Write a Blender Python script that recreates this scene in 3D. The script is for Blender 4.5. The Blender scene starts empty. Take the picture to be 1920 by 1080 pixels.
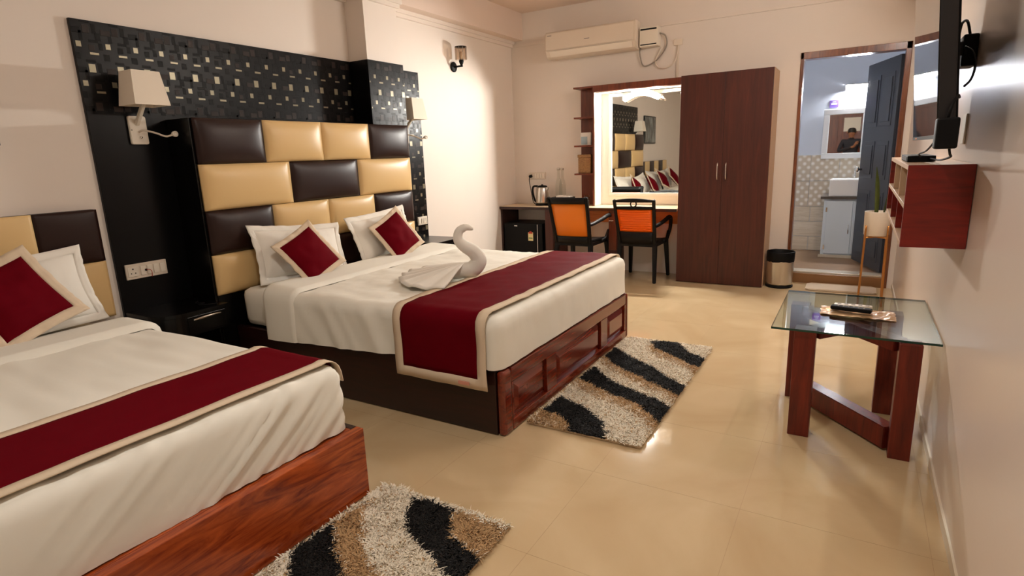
import bpy, bmesh, math, random
import numpy as np
from mathutils import Vector, Matrix, noise
random.seed(7); np.random.seed(7)
S = bpy.context.scene
COL = S.collection
PI = math.pi

# ------------------------------------------------------------------ camera
F, YAW, PITCH, ROLL = 1086.2, 0.537364, -0.224221, -0.037055
cy, sy, cp, sp, cr, sr = math.cos(YAW), math.sin(YAW), math.cos(PITCH), math.sin(PITCH), math.cos(ROLL), math.sin(ROLL)
fw = Vector((-sy*cp, cy*cp, sp)); rt = Vector((cy, sy, 0)); up = rt.cross(fw)
rt2 = cr*rt + sr*up; up2 = -sr*rt + cr*up
cam = bpy.data.cameras.new('camera'); cam.sensor_fit = 'HORIZONTAL'; cam.sensor_width = 36.0
cam.lens = F/1920*36; cam.clip_start = 0.02; cam.clip_end = 60
camo = bpy.data.objects.new('camera', cam); COL.objects.link(camo)
m = Matrix((rt2, up2, -fw)).transposed().to_4x4(); m.translation = Vector((0, 0, 1.35))
camo.matrix_world = m
S.camera = camo

# ------------------------------------------------------------------ world, exposure, light levels
w = bpy.data.worlds.new('world'); S.world = w; w.use_nodes = True
w.node_tree.nodes['Background'].inputs[0].default_value = (0.9, 0.75, 0.6, 1)
w.node_tree.nodes['Background'].inputs[1].default_value = 0.02
S.view_settings.view_transform = 'Standard'; S.view_settings.look = 'None'
S.view_settings.exposure = 0.12; S.view_settings.gamma = 1.0; S.view_settings.use_curve_mapping = False
MIRROR_LAMP = 1500.0      # emission of the lamp over the dressing mirror
BATTEN = 165.0           # tube fittings high on the wall
BATH = 400.0
CEILING = 105.0        # round ceiling light over the near part of the room

# ------------------------------------------------------------------ helpers
OFF = {}
def tag(o, label=None, cat=None, group=None, kind=None):
    if label: o['label'] = label
    if cat: o['category'] = cat
    if group: o['group'] = group
    if kind: o['kind'] = kind
    return o
def thing(name, label, cat, loc=(0, 0, 0), group=None, rotz=0, local=False):
    o = bpy.data.objects.new(name, None); COL.objects.link(o)
    o.location = loc; o.rotation_euler = (0, 0, rotz); o.empty_display_size = 0.05
    OFF[o.name] = Vector((0, 0, 0)) if local else Vector(loc)
    return tag(o, label, cat, group)
def link(name, me, parent=None):
    o = bpy.data.objects.new(name, me); COL.objects.link(o)
    if parent is not None:
        o.parent = parent; OFF[o.name] = OFF.get(parent.name, Vector((0, 0, 0)))
    return o
def mesh(name, verts, faces, mat, parent=None, smooth=False, mats=None, fmats=None):
    off = OFF.get(parent.name, Vector((0, 0, 0))) if parent is not None else Vector((0, 0, 0))
    me = bpy.data.meshes.new(name)
    me.from_pydata([(v[0]-off[0], v[1]-off[1], v[2]-off[2]) for v in verts], [], faces)
    for mm in (mats or [mat]): me.materials.append(mm)
    if fmats is not None: me.polygons.foreach_set('material_index', fmats)
    if smooth: me.polygons.foreach_set('use_smooth', [True]*len(me.polygons))
    me.update()
    return link(name, me, parent)
def from_bm(name, bm, mat, parent=None, smooth=False):
    off = OFF.get(parent.name, Vector((0, 0, 0))) if parent is not None else Vector((0, 0, 0))
    if off.length > 0: bmesh.ops.translate(bm, verts=bm.verts, vec=-off)
    me = bpy.data.meshes.new(name); bm.to_mesh(me); bm.free()
    me.materials.append(mat)
    if smooth: me.polygons.foreach_set('use_smooth', [True]*len(me.polygons))
    return link(name, me, parent)
def bm_box(bm, x0, x1, y0, y1, z0, z1, bev=0.0, seg=2):
    r = bmesh.ops.create_cube(bm, size=1.0)
    vs = r['verts']
    for v in vs:
        v.co = Vector(((x0+x1)/2+v.co.x*(x1-x0), (y0+y1)/2+v.co.y*(y1-y0), (z0+z1)/2+v.co.z*(z1-z0)))
    if bev > 0:
        es = list({e for v in vs for e in v.link_edges})
        bmesh.ops.bevel(bm, geom=es, offset=bev, segments=seg, affect='EDGES', profile=0.5)
def box(name, x0, x1, y0, y1, z0, z1, mat, parent=None, bev=0.0, seg=2):
    bm = bmesh.new(); bm_box(bm, x0, x1, y0, y1, z0, z1, bev, seg)
    return from_bm(name, bm, mat, parent)
def boxes(name, lst, mat, parent=None, bev=0.0):
    bm = bmesh.new()
    for b in lst: bm_box(bm, *b, bev)
    return from_bm(name, bm, mat, parent)
def obox(name, p0, p1, wid, hgt, mat, parent=None, bev=0.0, upv=(0, 0, 1), taper=1.0):
    """bar from p0 to p1 with section wid x hgt"""
    p0 = Vector(p0); p1 = Vector(p1); d = (p1-p0); L = d.length; d.normalize()
    u = Vector(upv); s = d.cross(u)
    if s.length < 1e-4: s = d.cross(Vector((1, 0, 0)))
    s.normalize(); t = s.cross(d)
    bm = bmesh.new(); vs = bmesh.ops.create_cube(bm, size=1.0)['verts']
    for v in vs:
        k = taper if v.co.z > 0 else 1.0
        v.co = p0 + d*((v.co.z+.5)*L) + s*(v.co.x*wid*k) + t*(v.co.y*hgt*k)
    bmesh.ops.recalc_face_normals(bm, faces=bm.faces)
    if bev > 0: bmesh.ops.bevel(bm, geom=list(bm.edges), offset=bev, segments=2, affect='EDGES')
    return from_bm(name, bm, mat, parent)
def spline(pts, n=8):
    P = [Vector(p) for p in pts]; out = []
    for i in range(len(P)-1):
        a = P[max(i-1, 0)]; b = P[i]; c = P[i+1]; d = P[min(i+2, len(P)-1)]
        for k in range(n):
            t = k/n
            out.append(0.5*((2*b)+(c-a)*t+(2*a-5*b+4*c-d)*t*t+(3*b-a-3*c+d)*t**3))
    out.append(P[-1]); return out
def tube(name, pts, rad, mat, parent=None, seg=10, smooth=True, flat=1.0):
    """tube along pts; rad number or list (interpolated)"""
    P = [Vector(p) for p in pts]; n = len(P)
    R = [rad]*n if not hasattr(rad, '__len__') else list(np.interp(np.linspace(0, 1, n), np.linspace(0, 1, len(rad)), rad))
    verts = []; faces = []
    prev = None
    for i, p in enumerate(P):
        d = (P[min(i+1, n-1)]-P[max(i-1, 0)]).normalized()
        if prev is None:
            s = d.cross(Vector((0, 0, 1)));
            if s.length < 1e-3: s = d.cross(Vector((1, 0, 0)))
        else:
            s = prev - d*prev.dot(d)
        s.normalize(); prev = s; t = d.cross(s)
        for k in range(seg):
            a = 2*PI*k/seg
            verts.append(p + (s*math.cos(a) + t*math.sin(a)*flat)*R[i])
    for i in range(n-1):
        for k in range(seg):
            k2 = (k+1) % seg
            faces.append((i*seg+k, i*seg+k2, (i+1)*seg+k2, (i+1)*seg+k))
    faces.append(tuple(range(seg-1, -1, -1))); faces.append(tuple((n-1)*seg+k for k in range(seg)))
    return mesh(name, verts, faces, mat, parent, smooth)
def lathe(name, prof, cx, cyy, mat, parent=None, seg=28, smooth=True, cz=0, axis='z', sx=1.0, syy=1.0):
    verts = []; faces = []; n = len(prof)
    for (r, z) in prof:
        for k in range(seg):
            a = 2*PI*k/seg
            if axis == 'z': verts.append((cx+r*sx*math.cos(a), cyy+r*syy*math.sin(a), cz+z))
            elif axis == 'x': verts.append((cx+z, cyy+r*math.cos(a), cz+r*math.sin(a)))
            else: verts.append((cx+r*math.cos(a), cyy+z, cz+r*math.sin(a)))
    for i in range(n-1):
        for k in range(seg):
            k2 = (k+1) % seg
            faces.append((i*seg+k, i*seg+k2, (i+1)*seg+k2, (i+1)*seg+k))
    if prof[0][0] > 1e-5: faces.append(tuple(range(seg-1, -1, -1)))
    if prof[-1][0] > 1e-5: faces.append(tuple((n-1)*seg+k for k in range(seg)))
    o = mesh(name, verts, faces, mat, parent, smooth)
    bm = bmesh.new(); bm.from_mesh(o.data); bmesh.ops.remove_doubles(bm, verts=bm.verts, dist=1e-5)
    bmesh.ops.recalc_face_normals(bm, faces=bm.faces); bm.to_mesh(o.data); bm.free()
    return o
def prism(name, poly, axis, a0, a1, mat, parent=None, bev=0.0):
    """extrude a 2D polygon; axis 'x': poly (y,z), 'y': poly (x,z), 'z': poly (x,y)"""
    n = len(poly)
    def P(p, a):
        return {'x': (a, p[0], p[1]), 'y': (p[0], a, p[1]), 'z': (p[0], p[1], a)}[axis]
    verts = [P(p, a0) for p in poly] + [P(p, a1) for p in poly]
    faces = [tuple(range(n)), tuple(range(2*n-1, n-1, -1))] + [(i, (i+1) % n, n+(i+1) % n, n+i) for i in range(n)]
    bm = bmesh.new(); vs = [bm.verts.new(v) for v in verts]
    for f in faces: bm.faces.new([vs[i] for i in f])
    bmesh.ops.recalc_face_normals(bm, faces=bm.faces)
    if bev > 0: bmesh.ops.bevel(bm, geom=list(bm.edges), offset=bev, segments=2, affect='EDGES')
    return from_bm(name, bm, mat, parent)
def nz(x, y, z, s=1.0): return noise.noise(Vector((x*s, y*s, z*s)))

# ------------------------------------------------------------------ materials
def srgb(r, g, b):
    f = lambda c: (c/255/12.92) if c/255 <= .04045 else ((c/255+.055)/1.055)**2.4
    return (f(r), f(g), f(b), 1)
MATS = {}
def newmat(name):
    mt = bpy.data.materials.new(name); mt.use_nodes = True
    return mt, mt.node_tree, mt.node_tree.nodes['Principled BSDF']
def plain(name, col, rough=0.5, metal=0.0, spec=0.5, var=0.0, vscale=8, bump=0.0, bscale=60, coat=0.0, emit=0.0, sheen=0.0, trans=0.0, ior=1.45):
    if name in MATS: return MATS[name]
    mt, nt, b = newmat(name)
    b.inputs['Base Color'].default_value = col; b.inputs['Roughness'].default_value = rough
    b.inputs['Metallic'].default_value = metal; b.inputs['Specular IOR Level'].default_value = spec
    b.inputs['Coat Weight'].default_value = coat; b.inputs['Coat Roughness'].default_value = 0.1
    b.inputs['Sheen Weight'].default_value = sheen; b.inputs['IOR'].default_value = ior
    b.inputs['Transmission Weight'].default_value = trans
    if emit > 0:
        b.inputs['Emission Color'].default_value = col; b.inputs['Emission Strength'].default_value = emit
    if var > 0 or bump > 0:
        tc = nt.nodes.new('ShaderNodeTexCoord')
    if var > 0:
        n = nt.nodes.new('ShaderNodeTexNoise'); n.inputs['Scale'].default_value = vscale; n.inputs['Detail'].default_value = 4
        nt.links.new(tc.outputs['Object'], n.inputs['Vector'])
        mx = nt.nodes.new('ShaderNodeMix'); mx.data_type = 'RGBA'
        mx.inputs[6].default_value = tuple(c*(1-var) for c in col[:3])+(1,)
        mx.inputs[7].default_value = tuple(min(1, c*(1+var)) for c in col[:3])+(1,)
        nt.links.new(n.outputs['Fac'], mx.inputs[0]); nt.links.new(mx.outputs[2], b.inputs['Base Color'])
    if bump > 0:
        n2 = nt.nodes.new('ShaderNodeTexNoise'); n2.inputs['Scale'].default_value = bscale; n2.inputs['Detail'].default_value = 3
        nt.links.new(tc.outputs['Object'], n2.inputs['Vector'])
        bp = nt.nodes.new('ShaderNodeBump'); bp.inputs['Strength'].default_value = bump; bp.inputs['Distance'].default_value = 0.002
        nt.links.new(n2.outputs['Fac'], bp.inputs['Height']); nt.links.new(bp.outputs['Normal'], b.inputs['Normal'])
    MATS[name] = mt; return mt
def wood(name, dark, light, stretch=(1, 12, 12), scale=2.2, rough=0.3, coat=0.3, dist=1.5):
    if name in MATS: return MATS[name]
    mt, nt, b = newmat(name)
    tc = nt.nodes.new('ShaderNodeTexCoord'); mp = nt.nodes.new('ShaderNodeMapping'); mp.inputs['Scale'].default_value = stretch
    nt.links.new(tc.outputs['Object'], mp.inputs['Vector'])
    n = nt.nodes.new('ShaderNodeTexNoise'); n.inputs['Scale'].default_value = scale; n.inputs['Detail'].default_value = 8
    n.inputs['Roughness'].default_value = .62; n.inputs['Distortion'].default_value = dist
    nt.links.new(mp.outputs[0], n.inputs['Vector'])
    r = nt.nodes.new('ShaderNodeValToRGB'); r.color_ramp.elements[0].position = .32; r.color_ramp.elements[1].position = .68
    r.color_ramp.elements[0].color = dark; r.color_ramp.elements[1].color = light
    nt.links.new(n.outputs['Fac'], r.inputs[0]); nt.links.new(r.outputs[0], b.inputs['Base Color'])
    b.inputs['Roughness'].default_value = rough; b.inputs['Coat Weight'].default_value = coat; b.inputs['Coat Roughness'].default_value = .15
    bp = nt.nodes.new('ShaderNodeBump'); bp.inputs['Strength'].default_value = .08; bp.inputs['Distance'].default_value = .002
    nt.links.new(n.outputs['Fac'], bp.inputs['Height']); nt.links.new(bp.outputs['Normal'], b.inputs['Normal'])
    MATS[name] = mt; return mt
def emis(name, col, st):
    mt, nt, b = newmat(name); nt.nodes.remove(b)
    e = nt.nodes.new('ShaderNodeEmission'); e.inputs[0].default_value = col; e.inputs[1].default_value = st
    nt.links.new(e.outputs[0], nt.nodes['Material Output'].inputs[0]); MATS[name] = mt; return mt

M_wall = plain('wall_paint', srgb(232, 221, 210), .55, var=.03, vscale=2, bump=.05, bscale=200)
M_wallR = plain('enamel_wall_paint', srgb(226, 212, 200), .28, spec=.6, var=.04, vscale=1.5, bump=.03, bscale=9)
M_ceil = plain('ceiling_paint', srgb(225, 205, 190), .7)
M_trim = plain('moulding_paint', srgb(232, 220, 208), .5)
M_skirt = plain('skirting_paint', srgb(225, 212, 190), .45, bump=.3, bscale=40)
M_black_lam = plain('black_laminate', srgb(8, 7, 8), .32, spec=.2, var=.35, vscale=20, bump=.1, bscale=40)
M_black = plain('black_gloss', srgb(10, 9, 10), .35, spec=.3)
M_blackw = plain('black_wood', srgb(10, 8, 8), .25, spec=.3)
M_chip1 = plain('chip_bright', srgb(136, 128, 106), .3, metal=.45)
M_chip2 = plain('chip_dim', srgb(42, 34, 30), .4, spec=.2)
M_chip3 = plain('chip_dark', srgb(10, 9, 9), .4, spec=.15)
M_cream = plain('cream_leatherette', srgb(222, 188, 132), .36, spec=.5, bump=.12, bscale=350)
M_brown = plain('brown_leatherette', srgb(38, 19, 15), .38, spec=.35, bump=.12, bscale=350)
M_sheet = plain('white_cotton', srgb(240, 236, 224), .85, spec=.2, bump=.25, bscale=30)
M_pillow = plain('pillow_cotton', srgb(240, 235, 225), .85, spec=.2, bump=.2, bscale=25)
M_towel = plain('terry_towel', srgb(240, 235, 225), .95, spec=.1, bump=.4, bscale=260)
M_burg = plain('burgundy_satin', srgb(96, 5, 18), .7, spec=.03, sheen=.0, bump=.3, bscale=22, var=.12, vscale=14)
M_beige = plain('beige_border_cloth', srgb(218, 198, 172), .8, spec=.1, bump=.2, bscale=60)
M_bedwood = wood('polished_red_wood', srgb(84, 20, 9), srgb(128, 42, 17), (16, 1.0, 16), 1.8, .22, .5)
M_bedwood2 = wood('orange_red_wood', srgb(112, 34, 14), srgb(196, 92, 38), (10, 1.3, 9), 2.0, .25, .4, 2.5)
M_bedside = wood('dark_red_wood', srgb(24, 6, 5), srgb(44, 11, 8), (1.2, 10, 10), 2.2, .35, .1)
M_tablewood = wood('table_red_wood', srgb(82, 18, 8), srgb(126, 38, 17), (14, 14, 1.2), 2.0, .42, .05)
M_wardrobe = wood('wardrobe_laminate', srgb(56, 21, 12), srgb(80, 33, 21), (16, 16, .8), 1.6, .45, .0)
M_vanwood = wood('vanity_brown_wood', srgb(84, 36, 20), srgb(128, 60, 32), (14, 14, .9), 1.8, .35, .2)
M_bounce = wood('orange_bounce_wood', srgb(206, 134, 78), srgb(226, 158, 100), (1, 12, 12), 2, .4, .1)  # orange light bounced off the chairs, put into a colour
M_darkedge = plain('dark_edge', srgb(46, 22, 18), .4)
M_desktop = plain('cream_stone_top', srgb(216, 190, 156), .3, var=.08, vscale=12)
M_whitelam = plain('white_laminate', srgb(240, 234, 222), .4)
M_mirror = plain('mirror_glass', (0.86, 0.88, 0.84, 1), .015, metal=1.0)
M_chrome = plain('chrome', (0.75, 0.72, 0.68, 1), .18, metal=1.0)
M_steel = plain('brushed_steel', (0.62, 0.58, 0.52, 1), .3, metal=1.0)
M_wplastic = plain('white_plastic', srgb(234, 224, 208), .4)
M_iplastic = plain('ivory_plastic', srgb(226, 212, 194), .4)
M_gplastic = plain('grey_plastic', srgb(150, 140, 128), .5)
M_bplastic = plain('black_plastic', srgb(12, 11, 12), .55, spec=.2)
M_chair = plain('black_chair_plastic', srgb(14, 12, 12), .45, spec=.3)
M_orange = plain('orange_plastic', srgb(250, 104, 10), .4, spec=.5)
M_lshade = plain('cream_lamp_shade', srgb(236, 224, 206), .7)
M_glass = plain('clear_glass', (0.97, 0.98, 0.97, 1), .02, trans=1.0, ior=1.45)
M_smoke = plain('tinted_glass', (0.86, 0.78, 0.70, 1), .03, trans=1.0, ior=1.45)
M_tglass = plain('green_table_glass', (0.82, 0.93, 0.88, 1), .01, trans=1.0, ior=1.5)
M_gedge = plain('green_glass_edge', srgb(20, 62, 50), .1, spec=.7)
M_screen = plain('tv_screen', srgb(8, 8, 9), .03, spec=.8)
M_tvback = plain('tv_case', srgb(30, 28, 29), .35)
M_bathdoor = plain('blue_grey_door', srgb(56, 61, 71), .4, spec=.4)
M_dframe = wood('door_frame_wood', srgb(82, 40, 20), srgb(138, 80, 44), (10, 10, 1.2), 2, .28, .4)
M_bathwall = plain('bath_wall_paint', srgb(214, 221, 232), .5)
M_vanblue = plain('pale_blue_cabinet', srgb(214, 226, 236), .4)
M_ceramic = plain('white_ceramic', srgb(240, 240, 238), .12, coat=.5)
M_granite = plain('dark_granite', srgb(90, 84, 78), .3, var=.4, vscale=60)
M_marble = plain('marble_sill', srgb(206, 196, 178), .25, var=.08, vscale=10)
M_bathfloor = plain('bath_floor_stone', srgb(142, 112, 84), .4, var=.15, vscale=8)
M_riser = plain('brown_riser', srgb(140, 100, 62), .35, var=.1, vscale=6)
M_purple = plain('purple_print', srgb(120, 92, 178), .5)
M_whiteprint = plain('white_print', srgb(236, 232, 238), .5)
M_leaf = plain('snake_plant_leaf', srgb(66, 76, 26), .45, var=.35, vscale=30)
M_brass = plain('gold_stand', srgb(184, 126, 66), .35, metal=.7)
M_pot = plain('white_planter', srgb(232, 220, 204), .4)
M_soil = plain('soil', srgb(90, 60, 40), .9)
M_red = plain('red_print', srgb(190, 60, 40), .5)
M_green = plain('green_print', srgb(90, 130, 70), .5)
M_paper = plain('white_paper', srgb(236, 230, 222), .6)
M_wrap = plain('gold_wrapper', srgb(206, 170, 128), .3, metal=.35, bump=.6, bscale=40)
M_mat = plain('doormat_cloth', srgb(206, 186, 160), .9, bump=.6, bscale=80)
M_grout = plain('grout', srgb(176, 144, 106), .6)
M_pilebase = plain('rug_backing', srgb(186, 160, 126), .95)
M_pblack = plain('black_pile_yarn', srgb(22, 20, 19), .9, var=.5, vscale=90)
M_pcream = plain('cream_pile_yarn', srgb(246, 234, 214), .9, var=.12, vscale=90)
M_ptan = plain('tan_pile_yarn', srgb(190, 154, 110), .9, var=.2, vscale=90)

def floor_mat():
    mt, nt, b = newmat('polished_beige_tile')
    tc = nt.nodes.new('ShaderNodeTexCoord'); geo = nt.nodes.new('ShaderNodeNewGeometry')
    n = nt.nodes.new('ShaderNodeTexNoise'); n.inputs['Scale'].default_value = 1.6; n.inputs['Detail'].default_value = 7; n.inputs['Distortion'].default_value = 1.2
    nt.links.new(geo.outputs['Position'], n.inputs['Vector'])
    r = nt.nodes.new('ShaderNodeValToRGB'); r.color_ramp.elements[0].position = .3; r.color_ramp.elements[1].position = .72
    r.color_ramp.elements[0].color = srgb(196, 169, 129); r.color_ramp.elements[1].color = srgb(212, 188, 150)
    nt.links.new(n.outputs['Fac'], r.inputs[0]); nt.links.new(r.outputs[0], b.inputs['Base Color'])
    b.inputs['Roughness'].default_value = .065; b.inputs['Specular IOR Level'].default_value = .6
    n2 = nt.nodes.new('ShaderNodeTexNoise'); n2.inputs['Scale'].default_value = 5
    nt.links.new(geo.outputs['Position'], n2.inputs['Vector'])
    bp = nt.nodes.new('ShaderNodeBump'); bp.inputs['Strength'].default_value = .02; bp.inputs['Distance'].default_value = .004
    nt.links.new(n2.outputs['Fac'], bp.inputs['Height']); nt.links.new(bp.outputs['Normal'], b.inputs['Normal'])
    return mt
M_floor = floor_mat()
def mosaic_mat():
    mt, nt, b = newmat('bath_mosaic_tile')
    geo = nt.nodes.new('ShaderNodeNewGeometry'); mp = nt.nodes.new('ShaderNodeMapping')
    mp.inputs['Rotation'].default_value = (0, 0, PI/4); mp.inputs['Scale'].default_value = (15, 15, 15)
    sx = nt.nodes.new('ShaderNodeSeparateXYZ'); cx = nt.nodes.new('ShaderNodeCombineXYZ')
    nt.links.new(geo.outputs['Position'], sx.inputs[0]); nt.links.new(sx.outputs[0], cx.inputs[0]); nt.links.new(sx.outputs[2], cx.inputs[1])
    nt.links.new(cx.outputs[0], mp.inputs[0])
    ch = nt.nodes.new('ShaderNodeTexVoronoi'); ch.voronoi_dimensions = '2D'; ch.inputs['Randomness'].default_value = .12; ch.inputs['Scale'].default_value = 1
    nt.links.new(mp.outputs[0], ch.inputs['Vector'])
    r = nt.nodes.new('ShaderNodeValToRGB')
    r.color_ramp.elements[0].color = srgb(244, 240, 232); r.color_ramp.elements[1].color = srgb(204, 190, 168)
    r.color_ramp.elements[0].position = .12; r.color_ramp.elements[1].position = .4
    nt.links.new(ch.outputs['Distance'], r.inputs[0]); nt.links.new(r.outputs[0], b.inputs['Base Color'])
    b.inputs['Roughness'].default_value = .25; return mt
M_mosaic = mosaic_mat()
M_bathtile = wood('bath_beige_tile', srgb(206, 190, 164), srgb(232, 220, 200), (1.2, 1, 14), 3, .25, .2)
def pane_mat(name, tint, rough=.01, ior=1.5):
    mt, nt, b = newmat(name); nt.nodes.remove(b)
    t = nt.nodes.new('ShaderNodeBsdfTransparent'); t.inputs[0].default_value = tint
    g = nt.nodes.new('ShaderNodeBsdfGlossy'); g.inputs['Roughness'].default_value = rough
    fr = nt.nodes.new('ShaderNodeFresnel'); geo = nt.nodes.new('ShaderNodeNewGeometry'); mr_ = nt.nodes.new('ShaderNodeMapRange')
    mr_.inputs['To Min'].default_value = ior; mr_.inputs['To Max'].default_value = 1/ior   # same reflectance from both sides of the pane
    nt.links.new(geo.outputs['Backfacing'], mr_.inputs['Value']); nt.links.new(mr_.outputs[0], fr.inputs[0])
    mx = nt.nodes.new('ShaderNodeMixShader')
    nt.links.new(fr.outputs[0], mx.inputs[0]); nt.links.new(t.outputs[0], mx.inputs[1]); nt.links.new(g.outputs[0], mx.inputs[2])
    nt.links.new(mx.outputs[0], nt.nodes['Material Output'].inputs[0]); return mt
M_tglass = pane_mat('table_glass_pane', (0.86, 0.93, 0.90, 1), .01, 1.6)
M_glass = pane_mat('bottle_glass', (0.93, 0.94, 0.92, 1), .03, 1.35)
M_smoke = pane_mat('sconce_glass', (0.86, 0.80, 0.74, 1), .03, 1.4)

# ================================================================== STRUCTURE
XL, XR, YF, YB, ZC = -3.69, 0.365, 6.38, -1.5, 2.96
def struct(o): o['kind'] = 'structure'; return o
# floor: slab with every polished tile as its own piece
fl = struct(box('floor', XL-.1, XR+.1, YB-.1, YF, -.06, -.0006, M_grout))
TS, GJ = 0.60, 0.0008
xs = [-.885+TS*k for k in range(-6, 4)]; ys = [3.32+TS*k for k in range(-10, 7)]
tile_me = {}
for xa in xs:
    for ya in ys:
        x0 = max(xa, XL)+GJ/2; x1 = min(xa+TS, XR)-GJ/2; y0 = max(ya, YB)+GJ/2; y1 = min(ya+TS, YF)-GJ/2
        if x1-x0 < .02 or y1-y0 < .02: continue
        key = (round(x1-x0, 3), round(y1-y0, 3))
        if key not in tile_me:
            t = box('tile', -key[0]/2, key[0]/2, -key[1]/2, key[1]/2, -.0005, 0, M_floor, None, 0)
            tile_me[key] = t.data; t.parent = fl
        else:
            t = bpy.data.objects.new('tile', tile_me[key]); COL.objects.link(t); t.parent = fl
        t.location = ((x0+x1)/2, (y0+y1)/2, 0)
struct(box('ceiling', XL-.1, XR+.1, YB-.1, YF+.12, ZC, ZC+.1, M_ceil))
struct(box('wall_left', XL-.1, XL, YB-.1, YF+.12, 0, ZC, M_wall))
struct(box('wall_right', XR, XR+.1, YB-.1, YF+.12, 0, ZC, M_wallR))
struct(box('wall_back', XL, XR, YB-.1, YB, 0, ZC, M_wall))
struct(boxes('wall_far', [(XL, -.55, YF, YF+.12, 0, ZC), (.318, XR, YF, YF+.12, 0, ZC), (-.55, .318, YF, YF+.12, 2.192, ZC)], M_wall))
# beam (soffit) over the left wall and the column under it
struct(box('ceiling_soffit', XL, -3.53, YB, YF, 2.665, ZC, M_ceil))
struct(box('wall_column', XL, -3.49, 3.712, 4.105, 0, ZC, M_wall))
# cornice mouldings
def mould(name, lst):
    return struct(boxes(name, lst, M_trim))
mould('trim_1', [(XL, XL+.030, 4.105, YF, 2.60, 2.632), (XL, XL+.05, 4.105, YF, 2.632, 2.665)])
mould('trim_2', [(-3.49, -3.465, 3.69, 4.13, 2.60, 2.632), (-3.49, -3.45, 3.69, 4.145, 2.632, 2.665)])
mould('trim_3', [(XL, XL+.030, YB, 3.712, 2.60, 2.632), (XL, XL+.05, YB, 3.712, 2.632, 2.665)])
mould('trim_4', [(XL, XR, YF-.016, YF, 2.60, 2.632)])
# skirting on the right wall, a little uneven
bm = bmesh.new(); n = 60
prev = None
for i in range(n+1):
    y = YB+(YF-YB)*i/n; h = .045+.012*nz(y, 3, 1, 3); tck = .007+.002*nz(y, 7, 2, 4)
    vs = [bm.verts.new(v) for v in ((XR, y, 0), (XR-tck, y, 0), (XR-tck, y, h), (XR, y, h+.004))]
    if prev:
        for k in range(3): bm.faces.new((prev[k], prev[k+1], vs[k+1], vs[k]))
    prev = vs
struct(from_bm('baseboard_right', bm, M_skirt))
# ------------------------------------------------ doorway to the bathroom
dr = struct(boxes('trim_5', [(-.55, -.522, YF-.012, YF+.12, 0, 2.192), (.275, .318, YF-.012, YF+.12, 0, 2.192), (-.55, .318, YF-.012, YF+.12, 2.130, 2.192)], M_dframe, None, .004))
BF = .10
struct(box('floor_bathroom', -1.1, .95, YF+.12, 7.95, 0, BF, M_bathfloor))
ds = struct(box('trim_6', -.522, .275, YF-.006, YF+.13, 0, BF-.004, M_riser, None, .004))
sill = box('door_sill', -.522, .275, YF+.02, YF+.17, BF-.004, BF+.012, M_marble, None, .003); sill['kind'] = 'structure'
# bathroom shell
BW = 7.85
wb = struct(box('wall_bathroom_far', -1.1, .95, BW, BW+.1, 0, 2.7, M_bathwall))
struct(box('wall_bathroom_left', -1.2, -1.1, YF+.12, BW+.1, 0, 2.7, M_bathwall))
struct(box('wall_bathroom_right', .95, 1.05, YF+.12, BW+.1, 0, 2.7, M_bathwall))
struct(box('ceiling_bathroom', -1.2, 1.05, YF+.12, BW+.1, 2.7, 2.8, M_bathwall))
for j, (z0, z1) in enumerate(((BF, .27), (.27, .45), (.45, .63))):
    for i in range(-3, 3):
        x0 = -.1+.36*i+(.18 if j % 2 else 0); x1 = x0+.356
        x0 = max(x0, -1.1); x1 = min(x1, .95)
        if x1-x0 > .03: box('wall_tile', x0, x1, BW-.008, BW, z0+.002, z1-.002, M_bathtile, wb, .0015, 1)
for j, (z0, z1) in enumerate(((.63, .93), (.93, 1.23))):
    for i in range(-3, 3):
        x0 = -.19+.3*i
        box('mosaic_tile', max(x0, -1.1), x0+.297, BW-.010, BW, z0+.002, z1-.002, M_mosaic, wb, .0015, 1)
# bathroom door leaf, hinged on the right jamb and opened inwards
hx, hy = .268, YF+.13
ang = math.atan2(7.16-hy, .055-hx); DL = .775
door = thing('door_1', 'blue-grey moulded panel door standing open into the bathroom', None, (hx, hy, 0), None, ang, True)
door['kind'] = 'structure'
box('door_leaf', 0, DL, -.018, .018, BF+.02, 2.11, M_bathdoor, door, .003)
for side in (1, -1):
    for (x0, x1) in ((.09, .355), (.42, .685)):
        for (z0, z1) in ((1.50, 1.98), (1.00, 1.36), (.55, .88), (.2, .44)):
            yy = .018*side
            pan = boxes('door_panel', [(x0, x1, min(yy, yy+.004*side), max(yy, yy+.004*side), z0, z1)], M_bathdoor, door, .0015)
            boxes('panel_field', [(x0+.04, x1-.04, min(yy+.004*side, yy+.010*side), max(yy+.004*side, yy+.010*side), z0+.04, z1-.04)], M_bathdoor, pan, .0025)
for s in (1, -1):
    lathe('door_knob', [(.01, 0), (.01, .03), (.026, .035), (.028, .05), (.018, .06), (0, .062)] if s > 0 else [(.01, 0), (.01, -.03), (.026, -.035), (.028, -.05), (.018, -.06), (0, -.062)], .71, .018*s, M_chrome, door, 16, True, 1.08, 'y')

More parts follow.
